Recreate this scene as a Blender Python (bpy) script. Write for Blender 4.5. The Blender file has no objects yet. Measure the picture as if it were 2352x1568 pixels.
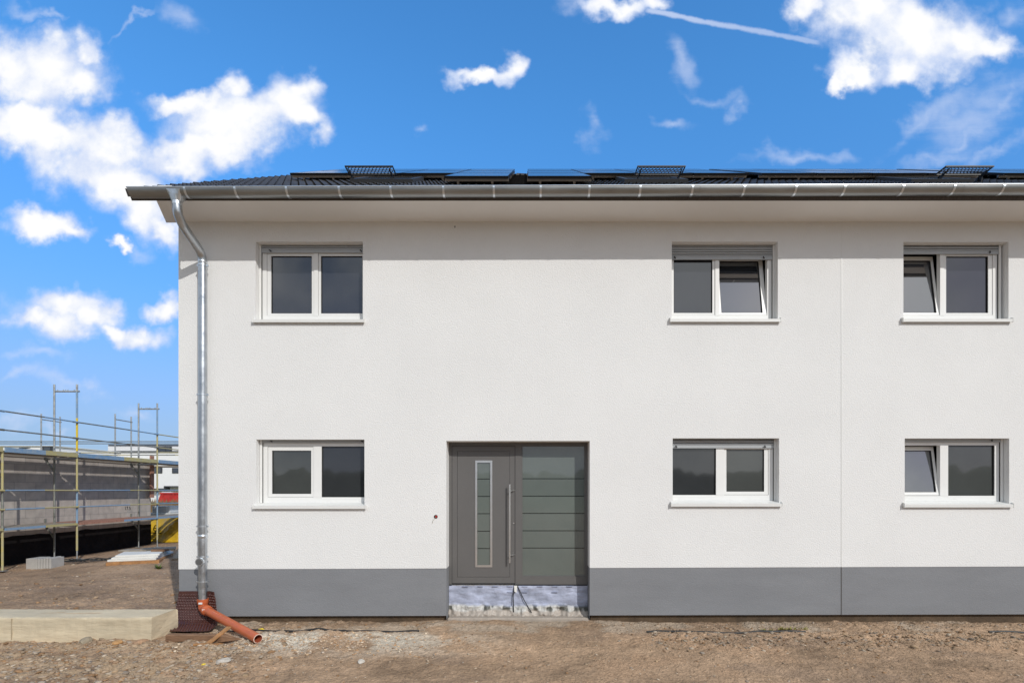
import bpy, math, random
import numpy as np
from mathutils import Vector, Matrix
random.seed(7)
rng = np.random.default_rng(11)
R = math.radians
sc = bpy.context.scene
col = sc.collection

# ------------------------------------------------------------------ camera
VX, VY, F, CZ, CD = 1212.0, 1125.0, 1200.0, 2.03, 8.0
cd = bpy.data.cameras.new('camera')
cam = bpy.data.objects.new('camera', cd); col.objects.link(cam)
cam.location = (0, -CD, CZ); cam.rotation_euler = (R(90), 0, 0)
cd.sensor_width = 36; cd.sensor_fit = 'HORIZONTAL'; cd.lens = 36*F/2352
cd.shift_x = -(VX-1176)/2352; cd.shift_y = (VY-784)/2352
cd.clip_start = .05; cd.clip_end = 6000
sc.camera = cam
def PX(x, D): return (x-VX)*D/F          # real metres of a point seen at depth D
def PZ(y, D): return CZ+(VY-y)*D/F
# ------------------------------------------------------------------ sun and exposure
SUND = Vector((-.71, 1.0, -.80))
ld = bpy.data.lights.new('sun', 'SUN'); ld.energy = 2.5; ld.angle = R(.53); ld.color = (1, .975, .93)
lo = bpy.data.objects.new('sun', ld); col.objects.link(lo); lo.location = (8, -14, 12)
lo.rotation_euler = SUND.to_track_quat('-Z', 'Y').to_euler()
sc.view_settings.view_transform = 'Standard'; sc.view_settings.look = 'None'
sc.view_settings.exposure = 0.04; sc.view_settings.gamma = 1.0
# ------------------------------------------------------------------ world: sky with clouds by direction
w = bpy.data.worlds.new('World'); sc.world = w; w.use_nodes = True
nt = w.node_tree; N = nt.nodes; L = nt.links; N.clear()
def nd(t, **k):
    n = N.new(t)
    for a, b in k.items(): setattr(n, a, b)
    return n
def mth(op, a, b=None, c=None, clamp=False):
    n = N.new('ShaderNodeMath'); n.operation = op; n.use_clamp = clamp
    for i, v in enumerate((a, b, c)):
        if v is None: continue
        if isinstance(v, (int, float)): n.inputs[i].default_value = v
        else: L.new(v, n.inputs[i])
    return n.outputs[0]
def sstep(v, lo_, hi_):
    n = N.new('ShaderNodeMapRange'); n.interpolation_type = 'SMOOTHSTEP'
    L.new(v, n.inputs[0]); n.inputs[1].default_value = lo_; n.inputs[2].default_value = hi_
    return n.outputs[0]
def wnoise(vec, scale, det, rough=.55, dist=0):
    n = N.new('ShaderNodeTexNoise'); L.new(vec, n.inputs['Vector'])
    n.inputs['Scale'].default_value = scale; n.inputs['Detail'].default_value = det
    n.inputs['Roughness'].default_value = rough; n.inputs['Distortion'].default_value = dist
    return n.outputs[0]
def mixc(f, a, b):
    n = N.new('ShaderNodeMix'); n.data_type = 'RGBA'
    if isinstance(f, float): n.inputs[0].default_value = f
    else: L.new(f, n.inputs[0])
    for i, v in ((6, a), (7, b)):
        if isinstance(v, tuple): n.inputs[i].default_value = v+(1,)
        else: L.new(v, n.inputs[i])
    return n.outputs[2]
sky = nd('ShaderNodeTexSky', sky_type='NISHITA', sun_disc=False)
sky.sun_elevation = R(34.1); sky.sun_rotation = R(145); sky.air_density = 1.0; sky.dust_density = .4; sky.ozone_density = 2.5
SKYS = .10
tc = nd('ShaderNodeTexCoord'); sep = nd('ShaderNodeSeparateXYZ'); L.new(tc.outputs['Generated'], sep.inputs[0])
dx, dy, dz = sep.outputs
dyc = mth('MAXIMUM', dy, .02)
u = mth('DIVIDE', dx, dyc); v = mth('DIVIDE', dz, dyc)
front = sstep(dy, .1, .3)
cmb = nd('ShaderNodeCombineXYZ'); L.new(u, cmb.inputs[0]); L.new(v, cmb.inputs[1]); uv0 = cmb.outputs[0]
# domain warp
wn = nd('ShaderNodeTexNoise'); L.new(uv0, wn.inputs['Vector']); wn.inputs['Scale'].default_value = 7; wn.inputs['Detail'].default_value = 5
wsub = nd('ShaderNodeVectorMath', operation='SUBTRACT'); L.new(wn.outputs['Color'], wsub.inputs[0]); wsub.inputs[1].default_value = (.5, .5, .5)
wsc = nd('ShaderNodeVectorMath', operation='SCALE'); L.new(wsub.outputs[0], wsc.inputs[0]); wsc.inputs['Scale'].default_value = .13
wad = nd('ShaderNodeVectorMath', operation='ADD'); L.new(uv0, wad.inputs[0]); L.new(wsc.outputs[0], wad.inputs[1]); 
wn2 = nd('ShaderNodeTexNoise'); L.new(uv0, wn2.inputs['Vector']); wn2.inputs['Scale'].default_value = 24; wn2.inputs['Detail'].default_value = 5
wsu2 = nd('ShaderNodeVectorMath', operation='SUBTRACT'); L.new(wn2.outputs['Color'], wsu2.inputs[0]); wsu2.inputs[1].default_value = (.5, .5, .5)
wsc2 = nd('ShaderNodeVectorMath', operation='SCALE'); L.new(wsu2.outputs[0], wsc2.inputs[0]); wsc2.inputs['Scale'].default_value = .06
wad2 = nd('ShaderNodeVectorMath', operation='ADD'); L.new(wad.outputs[0], wad2.inputs[0]); L.new(wsc2.outputs[0], wad2.inputs[1]); uv = wad2.outputs[0]
def field(blobs, vec):
    out = None
    for (x, y, a, b, rot) in blobs:
        m = nd('ShaderNodeMapping', vector_type='TEXTURE')
        L.new(vec, m.inputs[0])
        m.inputs['Location'].default_value = ((x-VX)/F, (VY-y)/F, 0)
        m.inputs['Rotation'].default_value = (0, 0, R(rot))
        m.inputs['Scale'].default_value = (a/F, b/F, 1000)
        ln = nd('ShaderNodeVectorMath', operation='LENGTH'); L.new(m.outputs[0], ln.inputs[0])
        f = mth('SUBTRACT', 1.0, ln.outputs['Value'])
        out = f if out is None else mth('SMOOTH_MAX', out, f, .18)
    return out
thick = [(95,165,160,105,0),(10,160,90,90,0),(195,125,62,55,20),(170,205,85,60,0),(110,315,195,62,-8),(60,280,120,50,0),(255,345,150,70,-20),
  (255,405,170,75,-12),(340,455,95,80,-40),(375,505,70,48,-40),(560,285,190,78,8),(660,245,85,80,30),(700,215,42,45,30),(440,243,110,38,0),(525,215,45,48,20),
  (505,335,175,52,8),(400,365,130,48,0),(690,285,70,40,0),
  (100,512,108,40,-8),(150,520,70,30,0),(265,547,25,16,0),(150,705,105,50,0),(130,752,118,46,0),(215,725,60,55,0),(70,740,65,40,0),(315,765,75,36,10),(255,765,60,34,0),(370,690,60,30,10),
  (1100,172,75,24,12),(1158,148,34,46,-25),
  (1400,18,90,32,5),(1490,5,55,25,0),
  (1990,30,170,80,0),(2080,70,190,90,0),(2130,120,140,75,0),(2215,95,100,55,0),(2275,110,60,42,0),(1985,160,85,42,-15),(1945,185,40,26,30),(1840,30,50,48,-30),(2100,165,100,42,0)]
thin = [(60,22,60,22,-10),(110,30,50,12,-15),(418,25,70,45,-30),(330,50,70,10,40),(30,715,55,38,20),(90,828,95,20,0),(50,888,62,22,5),(150,890,85,26,0),(205,880,30,18,20),(310,945,60,20,0),(130,1005,50,14,20),
  (445,405,38,26,0),(300,560,70,25,-20),(30,980,100,30,0),(1360,285,36,42,20),(950,285,22,22,60),
  (1570,135,80,34,-55),(1645,228,85,26,-20),(1690,255,28,30,0),(1540,270,60,20,-10),(1320,25,45,35,10),(540,375,60,18,0),
  (2150,262,200,34,38),(2105,290,120,28,45),(2215,320,210,30,35),(2150,375,160,34,15),(2300,345,150,26,30),(2310,230,130,40,35),(2240,270,170,80,38),(1850,350,160,24,0),(2330,30,60,40,40)]
fk = field(thick, uv); fn_ = field(thin, uv)
n1 = wnoise(uv0, 9, 9, .58); n2 = wnoise(uv0, 26, 7, .6)
nz = mth('ADD', mth('MULTIPLY', mth('SUBTRACT', n1, .5), 1.35), mth('MULTIPLY', mth('SUBTRACT', n2, .5), .62))
dk = sstep(mth('ADD', mth('MULTIPLY', fk, 1.25), nz), -.26, .72)
st = nd('ShaderNodeMapping'); L.new(uv0, st.inputs[0]); st.inputs['Rotation'].default_value = (0, 0, R(-38)); st.inputs['Scale'].default_value = (.7, 3.2, 1)
n3 = wnoise(st.outputs[0], 7, 8, .6, .4)
dn = mth('MULTIPLY', sstep(mth('ADD', fn_, mth('ADD', mth('MULTIPLY', mth('SUBTRACT', n3, .5), 1.3), mth('MULTIPLY', nz, .9))), -.1, 1.35), .52)
# contrail
def contrail(x0, y0, x1, y1, hw):
    a = math.atan2(-(y1-y0), x1-x0); ln = math.hypot(x1-x0, y1-y0)
    m = nd('ShaderNodeMapping', vector_type='TEXTURE'); 
    ws = nd('ShaderNodeVectorMath', operation='SCALE'); L.new(wsub.outputs[0], ws.inputs[0]); ws.inputs['Scale'].default_value = .012
    wa = nd('ShaderNodeVectorMath', operation='ADD'); L.new(uv0, wa.inputs[0]); L.new(ws.outputs[0], wa.inputs[1])
    L.new(wa.outputs[0], m.inputs[0])
    m.inputs['Location'].default_value = (((x0+x1)/2-VX)/F, (VY-(y0+y1)/2)/F, 0); m.inputs['Rotation'].default_value = (0, 0, a)
    m.inputs['Scale'].default_value = (ln/2/F, hw/F, 1)
    s = nd('ShaderNodeSeparateXYZ'); L.new(m.outputs[0], s.inputs[0])
    ax = mth('ABSOLUTE', s.outputs[0]); ay = mth('ABSOLUTE', s.outputs[1])
    k = mth('MULTIPLY', sstep(mth('SUBTRACT', 1.05, ax), 0, .12), sstep(mth('ADD', mth('SUBTRACT', 1.0, ay), mth('MULTIPLY', mth('SUBTRACT', n2, .5), 1.5)), 0, .8))
    return mth('MULTIPLY', k, mth('SUBTRACT', .62, mth('MULTIPLY', s.outputs[0], .14)))
ct = contrail(1480, 22, 1885, 100, 9)
dens = mth('MULTIPLY', mth('MAXIMUM', mth('MAXIMUM', dk, dn), ct), front)
# other half of the sky: broken cloud all over, seen only in reflections
nb = wnoise(tc.outputs['Generated'], 2.6, 7, .55)
db = mth('MULTIPLY', mth('MULTIPLY', sstep(nb, .36, .60), .85), mth('SUBTRACT', 1.0, front))
dens = mth('MAXIMUM', dens, db)
hs = nd('ShaderNodeHueSaturation'); L.new(sky.outputs[0], hs.inputs['Color']); hs.inputs['Saturation'].default_value = 1.18; hs.inputs['Value'].default_value = 1.0
hs.inputs['Hue'].default_value = .502
gr = nd('ShaderNodeMix', data_type='RGBA', blend_type='MULTIPLY'); gr.inputs[0].default_value = 1
L.new(hs.outputs[0], gr.inputs[6]); L.new(mixc(sstep(dy, -.2, .5), (1.5, 1.4, 1.2), (1.46, 2.36, 2.62)), gr.inputs[7])
g2 = nd('ShaderNodeMix', data_type='RGBA', blend_type='MULTIPLY'); g2.inputs[0].default_value = 1
L.new(gr.outputs[2], g2.inputs[6]); L.new(mixc(sstep(dz, .62, .08), (1.0, 1.0, 1.0), (.70, .49, .60)), g2.inputs[7])
skc = g2.outputs[2]
hz = sstep(dz, .32, .02)
skc = mixc(mth('MULTIPLY', hz, .80), skc, (2.75, 4.0, 5.9))
n4 = wnoise(uv0, 15, 6, .5)
core = sstep(mth('ADD', fk, mth('ADD', mth('MULTIPLY', mth('SUBTRACT', n1, .5), 1.8), mth('MULTIPLY', mth('SUBTRACT', n4, .5), 1.5))), .06, .95)
clc = mixc(core, (6.3, 7.2, 9.3), (9.9, 9.9, 9.9))
nb2 = wnoise(tc.outputs['Generated'], 5.5, 6, .55)
bc = mixc(sstep(nb2, .36, .62), (6.1, 6.8, 7.4), (9.9, 10.3, 10.3))
clc = mixc(front, bc, clc)
fin = mixc(dens, skc, clc)
bg = nd('ShaderNodeBackground'); L.new(fin, bg.inputs[0]); bg.inputs[1].default_value = SKYS
ow = nd('ShaderNodeOutputWorld'); L.new(bg.outputs[0], ow.inputs[0])
w.cycles.sampling_method = 'MANUAL'; w.cycles.sample_map_resolution = 512

# ------------------------------------------------------------------ helpers
def tag(o, label=None, cat=None, group=None, kind=None):
    if label: o['label'] = label
    if cat: o['category'] = cat
    if group: o['group'] = group
    if kind: o['kind'] = kind
    return o
def empty(name, loc=(0, 0, 0), rz=0):
    o = bpy.data.objects.new(name, None); col.objects.link(o); o.location = loc; o.rotation_euler = (0, 0, rz); o.empty_display_size = .2
    return o
class MB:
    def __init__(s): s.v = []; s.f = []; s.m = []; s.s = []
    def add(s, vs, fs, mi=0, smooth=False, M=None):
        b = len(s.v)
        s.v += [tuple(M @ Vector(p)) if M else tuple(p) for p in vs]
        for f in fs: s.f.append(tuple(b+i for i in f)); s.m.append(mi); s.s.append(smooth)
        return s
    def box(s, x0, x1, y0, y1, z0, z1, mi=0, M=None):
        return s.add([(x0,y0,z0),(x1,y0,z0),(x1,y1,z0),(x0,y1,z0),(x0,y0,z1),(x1,y0,z1),(x1,y1,z1),(x0,y1,z1)],
            [(0,3,2,1),(4,5,6,7),(0,1,5,4),(1,2,6,5),(2,3,7,6),(3,0,4,7)], mi, False, M)
    def bbox(s, x0, x1, y0, y1, z0, z1, b=.01, mi=0, M=None):    # box with chamfered edges
        vs = []; 
        for (sx, ax) in ((x0, 1), (x1, -1)):
            for (sy, ay) in ((y0, 1), (y1, -1)):
                for (sz, az) in ((z0, 1), (z1, -1)):
                    vs += [(sx, sy+ay*b, sz+az*b), (sx+ax*b, sy, sz+az*b), (sx+ax*b, sy+ay*b, sz)]
        def i(a, bb, c, k): return (a*4+bb*2+c)*3+k
        fs = [(i(0,0,0,0),i(0,0,1,0),i(0,1,1,0),i(0,1,0,0)),(i(1,0,0,0),i(1,1,0,0),i(1,1,1,0),i(1,0,1,0)),
              (i(0,0,0,1),i(1,0,0,1),i(1,0,1,1),i(0,0,1,1)),(i(0,1,0,1),i(0,1,1,1),i(1,1,1,1),i(1,1,0,1)),
              (i(0,0,0,2),i(0,1,0,2),i(1,1,0,2),i(1,0,0,2)),(i(0,0,1,2),i(1,0,1,2),i(1,1,1,2),i(0,1,1,2))]
        for a in (0, 1):
            for c in (0, 1):
                fs.append((i(a,0,c,0), i(a,1,c,0), i(a,1,c,2), i(a,0,c,2)))
                fs.append((i(0,a,c,1), i(1,a,c,1), i(1,a,c,2), i(0,a,c,2)))
                fs.append((i(a,c,0,0), i(a,c,1,0), i(a,c,1,1), i(a,c,0,1)))
                for d in (0, 1): fs.append((i(a,c,d,0), i(a,c,d,1), i(a,c,d,2)))
        return s.add(vs, fs, mi, False, M)
    def prism(s, pts, axis, a0, a1, mi=0, M=None, smooth=False):   # polygon in the other two axes, extruded along axis
        n = len(pts); vs = []
        for a in (a0, a1):
            for (p, q) in pts:
                vs.append({'x': (a, p, q), 'y': (p, a, q), 'z': (p, q, a)}[axis])
        fs = [tuple(range(n)), tuple(range(2*n-1, n-1, -1))]+[(i, (i+1) % n, n+(i+1) % n, n+i) for i in range(n)]
        return s.add(vs, fs, mi, smooth, M)
    def tube(s, path, r, n=12, mi=0, cap=True, M=None):
        P = [Vector(p) for p in path]; k = len(P); rs = r if isinstance(r, (list, tuple)) else [r]*k
        T = [(P[min(i+1, k-1)]-P[max(i-1, 0)]).normalized() for i in range(k)]
        up = Vector((0, 0, 1)) if abs(T[0].z) < .9 else Vector((1, 0, 0))
        A = T[0].cross(up).normalized(); vs = []
        for i in range(k):
            A = (A-T[i]*A.dot(T[i])).normalized(); B = T[i].cross(A)
            for j in range(n):
                t = 2*math.pi*j/n; vs.append(P[i]+(A*math.cos(t)+B*math.sin(t))*rs[i])
        fs = [(i*n+j, i*n+(j+1) % n, (i+1)*n+(j+1) % n, (i+1)*n+j) for i in range(k-1) for j in range(n)]
        s.add(vs, fs, mi, True, M)
        if cap:
            s.add(vs[:n], [tuple(range(n-1, -1, -1))], mi, False, M); s.add(vs[-n:], [tuple(range(n))], mi, False, M)
        return s
    def bar(s, a, b, wd, ht, mi=0):      # rectangular bar between two points
        a = Vector(a); b = Vector(b); d = (b-a); l = d.length; d.normalize()
        sd = d.cross(Vector((0, 0, 1))); sd = Vector((1, 0, 0)) if sd.length < 1e-4 else sd.normalized(); upv = sd.cross(d)
        M = Matrix(((d.x, sd.x, upv.x, a.x), (d.y, sd.y, upv.y, a.y), (d.z, sd.z, upv.z, a.z), (0, 0, 0, 1)))
        return s.box(0, l, -wd/2, wd/2, -ht/2, ht/2, mi, M)
    def build(s, name, mats, parent=None, loc=None):
        me = bpy.data.meshes.new(name); me.from_pydata(s.v, [], s.f)
        for m in (mats if isinstance(mats, (list, tuple)) else [mats]): me.materials.append(m)
        me.polygons.foreach_set('material_index', s.m); me.polygons.foreach_set('use_smooth', s.s); me.update()
        o = bpy.data.objects.new(name, me); col.objects.link(o)
        if parent: o.parent = parent
        if loc: o.location = loc
        return o
def grid_obj(name, V, nu, nv, mats, parent=None, smooth=True, cols=None):
    me = bpy.data.meshes.new(name); nvt = nu*nv
    i = np.arange(nu-1)[:, None]*nv+np.arange(nv-1)[None, :]
    q = np.stack([i, i+nv, i+nv+1, i+1], -1).reshape(-1, 4)
    me.vertices.add(nvt); me.vertices.foreach_set('co', np.asarray(V, dtype=np.float32).ravel())
    me.loops.add(q.size); me.loops.foreach_set('vertex_index', q.ravel().astype(np.int32))
    me.polygons.add(len(q)); me.polygons.foreach_set('loop_start', np.arange(0, q.size, 4, dtype=np.int32))
    me.polygons.foreach_set('use_smooth', np.full(len(q), smooth)); me.update(); me.validate()
    for m in (mats if isinstance(mats, (list, tuple)) else [mats]): me.materials.append(m)
    if cols is not None:
        at = me.color_attributes.new('tint', 'FLOAT_COLOR', 'POINT')
        at.data.foreach_set('color', np.concatenate([cols, np.ones((nvt, 1))], 1).astype(np.float32).ravel())
    o = bpy.data.objects.new(name, me); col.objects.link(o)
    if parent: o.parent = parent
    return o
def copy_tree(o, parent=None):
    c = o.copy(); col.objects.link(c); c.parent = parent
    for ch in list(o.children): copy_tree(ch, c)
    return c
_perm = rng.random((512, 512))
def vnoise(x, y):
    xi = np.floor(x).astype(int); yi = np.floor(y).astype(int); fx = x-xi; fy = y-yi
    fx = fx*fx*(3-2*fx); fy = fy*fy*(3-2*fy)
    a = _perm[xi & 511, yi & 511]; b = _perm[(xi+1) & 511, yi & 511]; c = _perm[xi & 511, (yi+1) & 511]; d = _perm[(xi+1) & 511, (yi+1) & 511]
    return (a*(1-fx)+b*fx)*(1-fy)+(c*(1-fx)+d*fx)*fy-.5
def fbm(x, y, o=4, g=.5):
    t = 0; a = 1; f = 1
    for k in range(o): t = t+a*vnoise(x*f+17.3*k, y*f-9.1*k); a *= g; f *= 2.03
    return t
def smooth(e0, e1, x): t = np.clip((x-e0)/(e1-e0), 0, 1); return t*t*(3-2*t)

# ------------------------------------------------------------------ materials
def mat(name, c, rough=.7, metal=0, var=0, vs=3, vdet=5, bump=0, bs=40, bd=4, c2=None, spec=.5, ior=None, rvar=0, attr=None, stretch=(1, 1, 1), coat=0):
    m = bpy.data.materials.new(name); m.use_nodes = True; t = m.node_tree; b = t.nodes['Principled BSDF']
    b.inputs['Base Color'].default_value = c+(1,); b.inputs['Roughness'].default_value = rough; b.inputs['Metallic'].default_value = metal
    b.inputs['Specular IOR Level'].default_value = spec
    if ior: b.inputs['IOR'].default_value = ior
    if coat: b.inputs['Coat Weight'].default_value = coat; b.inputs['Coat Roughness'].default_value = .03; b.inputs['Coat IOR'].default_value = 1.7
    co = t.nodes.new('ShaderNodeTexCoord'); mp = t.nodes.new('ShaderNodeMapping'); t.links.new(co.outputs['Object'], mp.inputs[0]); mp.inputs['Scale'].default_value = stretch
    if var or c2 or rvar:
        n = t.nodes.new('ShaderNodeTexNoise'); t.links.new(mp.outputs[0], n.inputs['Vector']); n.inputs['Scale'].default_value = vs; n.inputs['Detail'].default_value = vdet
        n.inputs['Roughness'].default_value = .62
        mr = t.nodes.new('ShaderNodeMapRange'); t.links.new(n.outputs[0], mr.inputs[0]); mr.inputs[1].default_value = .3; mr.inputs[2].default_value = .7
        if var or c2:
            if c2 is None: c2 = tuple(x*(1+var) for x in c); c1 = tuple(x*(1-var) for x in c)
            else: c1 = c
            mx = t.nodes.new('ShaderNodeMix'); mx.data_type = 'RGBA'; t.links.new(mr.outputs[0], mx.inputs[0]); mx.inputs[6].default_value = c1+(1,); mx.inputs[7].default_value = c2+(1,)
            t.links.new(mx.outputs[2], b.inputs['Base Color'])
        if rvar:
            m2 = t.nodes.new('ShaderNodeMapRange'); t.links.new(n.outputs[0], m2.inputs[0]); m2.inputs[1].default_value = .3; m2.inputs[2].default_value = .7
            m2.inputs[3].default_value = rough-rvar; m2.inputs[4].default_value = rough+rvar; t.links.new(m2.outputs[0], b.inputs['Roughness'])
    if bump:
        n = t.nodes.new('ShaderNodeTexNoise'); t.links.new(mp.outputs[0], n.inputs['Vector']); n.inputs['Scale'].default_value = bs; n.inputs['Detail'].default_value = bd
        bp = t.nodes.new('ShaderNodeBump'); t.links.new(n.outputs[0], bp.inputs['Height']); bp.inputs['Distance'].default_value = bump; bp.inputs['Strength'].default_value = 1
        t.links.new(bp.outputs[0], b.inputs['Normal'])
    if attr:
        a = t.nodes.new('ShaderNodeAttribute'); a.attribute_name = attr
        mx = t.nodes.new('ShaderNodeMix'); mx.data_type = 'RGBA'; mx.blend_type = 'MULTIPLY'; mx.inputs[0].default_value = 1
        src = b.inputs['Base Color'].links[0].from_socket if b.inputs['Base Color'].links else None
        if src: t.links.new(src, mx.inputs[6])
        else: mx.inputs[6].default_value = c+(1,)
        t.links.new(a.outputs['Color'], mx.inputs[7]); t.links.new(mx.outputs[2], b.inputs['Base Color'])
    return m
M = {}
M['stucco'] = mat('stucco', (.772, .770, .760), .92, var=.03, vs=.7, bump=.006, bs=55, bd=3, spec=.2)
M['soffit'] = mat('soffit paint', (.76, .75, .73), .9, var=.015, vs=2, bump=.002, bs=60, spec=.2)
M['plinth'] = mat('grey plinth render', (.226, .232, .245), .85, var=.075, vs=1.3, bump=.004, bs=70, spec=.3, stretch=(.6, 1, 2.2))
M['found'] = mat('brown foundation coat', (.085, .055, .030), .8, var=.35, vs=6, bump=.01, bs=25)
M['pvc'] = mat('white window plastic', (.80, .80, .78), .35, var=.015, vs=4)
M['sill'] = mat('coated sill', (.74, .74, .72), .4, var=.02, vs=5)
M['shut'] = mat('grey shutter slats', (.40, .42, .435), .45, var=.03, vs=5)
M['gap'] = mat('black rubber gasket', (.012, .012, .012), .6)
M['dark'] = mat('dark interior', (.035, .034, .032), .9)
M['glassA'] = mat('window glass', (.030, .032, .040), .03, ior=1.95, var=.1, vs=1.2)
M['glassB'] = mat('window glass with grey screen', (.050, .054, .050), .3, ior=1.45, var=.12, vs=1.5, coat=1)
M['glassT'] = mat('tilted window glass', (.03, .034, .042), .03, ior=2.9, var=.1, vs=1.5)
M['glassC'] = mat('dark window glass', (.036, .038, .040), .04, ior=1.75, var=.1, vs=1.5)
M['frost'] = mat('satin glass', (.120, .142, .130), .35, ior=1.45, var=.07, vs=1.5, coat=1)
M['frost2'] = mat('dark clear glass line', (.008, .009, .009), .1)
M['door'] = mat('grey door paint', (.128, .123, .119), .42, var=.03, vs=2, bump=.0006, bs=300)
M['steel'] = mat('brushed steel', (.80, .79, .77), .33, metal=1, var=.05, vs=10)
M['zinc'] = mat('galvanised zinc', (.50, .53, .56), .36, metal=1, var=.16, vs=6, rvar=.10, bump=.0015, bs=18)
M['zincg'] = mat('weathered gutter zinc', (.315, .325, .325), .44, metal=1, var=.14, vs=5, rvar=.08, stretch=(.25, 1, 1))
M['zincl'] = mat('bright zinc', (.66, .70, .74), .35, metal=1, var=.1, vs=12)
M['fascia'] = mat('dark fascia timber', (.055, .045, .038), .75, var=.35, vs=18, stretch=(6, 1, .3))
M['tile'] = mat('dark concrete roof tile', (.050, .047, .046), .55, var=.28, vs=7, bump=.004, bs=80)
M['black'] = mat('black painted metal', (.014, .014, .015), .5, var=.2, vs=8)
M['pvglass'] = mat('solar glass', (.030, .036, .042), .13, ior=1.45, var=.2, vs=6)
M['pvframe'] = mat('black anodised frame', (.02, .02, .022), .35, metal=.6)
M['rail'] = mat('mill aluminium rail', (.42, .40, .37), .4, metal=1, var=.15, vs=9)
M['orange'] = mat('orange drain plastic', (.52, .125, .045), .38, var=.10, vs=7, rvar=.08)
M['brown'] = mat('brown dimple membrane', (.075, .028, .022), .26, var=.2, vs=9)
M['wood'] = mat('weathered timber', (.215, .120, .066), .8, var=.35, vs=7, bump=.004, bs=30, stretch=(.7, 6, 6))
M['woodo'] = mat('orange brown timber', (.36, .18, .07), .8, var=.3, vs=9, bump=.003, bs=30)
M['woodg'] = mat('grey weathered planks', (.31, .265, .21), .85, var=.25, vs=7, bump=.004, bs=40, stretch=(1, 6, 6))
M['woodr'] = mat('reddish plank', (.38, .19, .13), .8, var=.3, vs=5, stretch=(1, 5, 1))
M['conc'] = mat('sandy concrete', (.58, .490, .345), .9, var=.20, vs=2.2, vdet=8, bump=.008, bs=14, bd=8, stretch=(.5, 1, 2.5))
M['blue'] = mat('worn blue paint', (.16, .30, .48), .5, var=.3, vs=9, c2=(.30, .37, .43))
M['yellow'] = mat('worn yellow paint', (.50, .42, .15), .55, c2=(.42, .38, .24), vs=9)
M['yellowb'] = mat('bright yellow paint', (.72, .52, .03), .45, var=.08, vs=9)
M['galv'] = mat('galvanised tube', (.40, .41, .40), .5, metal=.55, var=.28, vs=10)
M['galvd'] = mat('dull galvanised tube', (.25, .25, .22), .6, metal=.4, var=.28, vs=10)
M['bit'] = mat('black bitumen coating', (.011, .009, .009), .85, spec=.15, var=.5, vs=3, bump=.01, bs=9)
M['whiteb'] = mat('white facade far', (.80, .80, .80), .85, var=.02, vs=.3)
M['anth'] = mat('anthracite metal', (.045, .048, .054), .5)
M['winf'] = mat('far window glass', (.05, .06, .075), .08, ior=1.8)
M['red'] = mat('red skip paint', (.52, .04, .035), .5, var=.25, vs=2)
M['pack'] = mat('grey packed blocks', (.55, .56, .55), .7, var=.1, vs=4)
M['packd'] = mat('dark grey wrapped pack', (.22, .225, .235), .5, var=.15, vs=3)
M['white'] = mat('white board', (.72, .71, .67), .7, var=.06, vs=4, bump=.004, bs=20)
M['paper'] = mat('white paper label', (.8, .8, .78), .6)
M['block'] = mat('grey concrete blocks', (.40, .385, .36), .9, var=.1, vs=5, bump=.005, bs=50)
M['film'] = mat('bluish insulation film', (.40, .43, .56), .45, var=.16, vs=5, vdet=8, bump=.012, bs=9, bd=5, stretch=(1, 1, 2.2))
M['foil'] = mat('crumpled grey foil', (.42, .41, .38), .4, var=.45, vs=14, vdet=6, bump=.03, bs=16)
M['foot'] = mat('pale footing concrete', (.36, .31, .26), .9, var=.15, vs=5, bump=.006, bs=30)
M['cable'] = mat('black cable', (.02, .02, .02), .5)
M['leaf'] = mat('yellow leaf', (.75, .55, .04), .6, var=.15, vs=30)
M['weed'] = mat('dry brown weeds', (.23, .15, .07), .9, var=.35, vs=8)
M['green'] = mat('green weed', (.10, .15, .03), .8, var=.3, vs=20)
M['hill'] = mat('distant woods', (.05, .065, .035), 1, var=.35, vs=.08)
# yellow foil, slightly see-through look kept opaque
M['yfoil'] = mat('yellow plastic sheet', (.70, .43, .015), .28, c2=(.42, .27, .02), vs=2.2, vdet=6, bump=.05, bs=4, bd=6)

# aerated block masonry
def brickmat():
    m = bpy.data.materials.new('aerated block masonry'); m.use_nodes = True; t = m.node_tree; b = t.nodes['Principled BSDF']
    co = t.nodes.new('ShaderNodeTexCoord'); s = t.nodes.new('ShaderNodeSeparateXYZ'); t.links.new(co.outputs['Object'], s.inputs[0])
    ad = t.nodes.new('ShaderNodeMath'); ad.operation = 'ADD'; t.links.new(s.outputs[0], ad.inputs[0]); t.links.new(s.outputs[1], ad.inputs[1])
    c = t.nodes.new('ShaderNodeCombineXYZ'); t.links.new(ad.outputs[0], c.inputs[0]); t.links.new(s.outputs[2], c.inputs[1])
    br = t.nodes.new('ShaderNodeTexBrick'); t.links.new(c.outputs[0], br.inputs['Vector'])
    br.inputs['Color1'].default_value = (.50, .442, .385, 1); br.inputs['Color2'].default_value = (.41, .362, .318, 1); br.inputs['Mortar'].default_value = (.30, .275, .25, 1)
    br.inputs['Scale'].default_value = 1; br.inputs['Mortar Size'].default_value = .007; br.inputs['Brick Width'].default_value = .62; br.inputs['Row Height'].default_value = .25
    br.inputs['Bias'].default_value = 0
    n = t.nodes.new('ShaderNodeTexNoise'); t.links.new(co.outputs['Object'], n.inputs['Vector']); n.inputs['Scale'].default_value = 5; n.inputs['Detail'].default_value = 6
    mx = t.nodes.new('ShaderNodeMix'); mx.data_type = 'RGBA'; mx.blend_type = 'OVERLAY'; mx.inputs[0].default_value = .35
    t.links.new(br.outputs[0], mx.inputs[6]); t.links.new(n.outputs[0], mx.inputs[7]); t.links.new(mx.outputs[2], b.inputs['Base Color']); b.inputs['Roughness'].default_value = .95
    return m
M['brick'] = brickmat()
def groundmat():
    m = mat('dirt', (1, 1, 1), .95, var=.26, vs=16, vdet=9, bump=.034, bs=30, bd=9, spec=.15, attr='tint')
    return m
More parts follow.
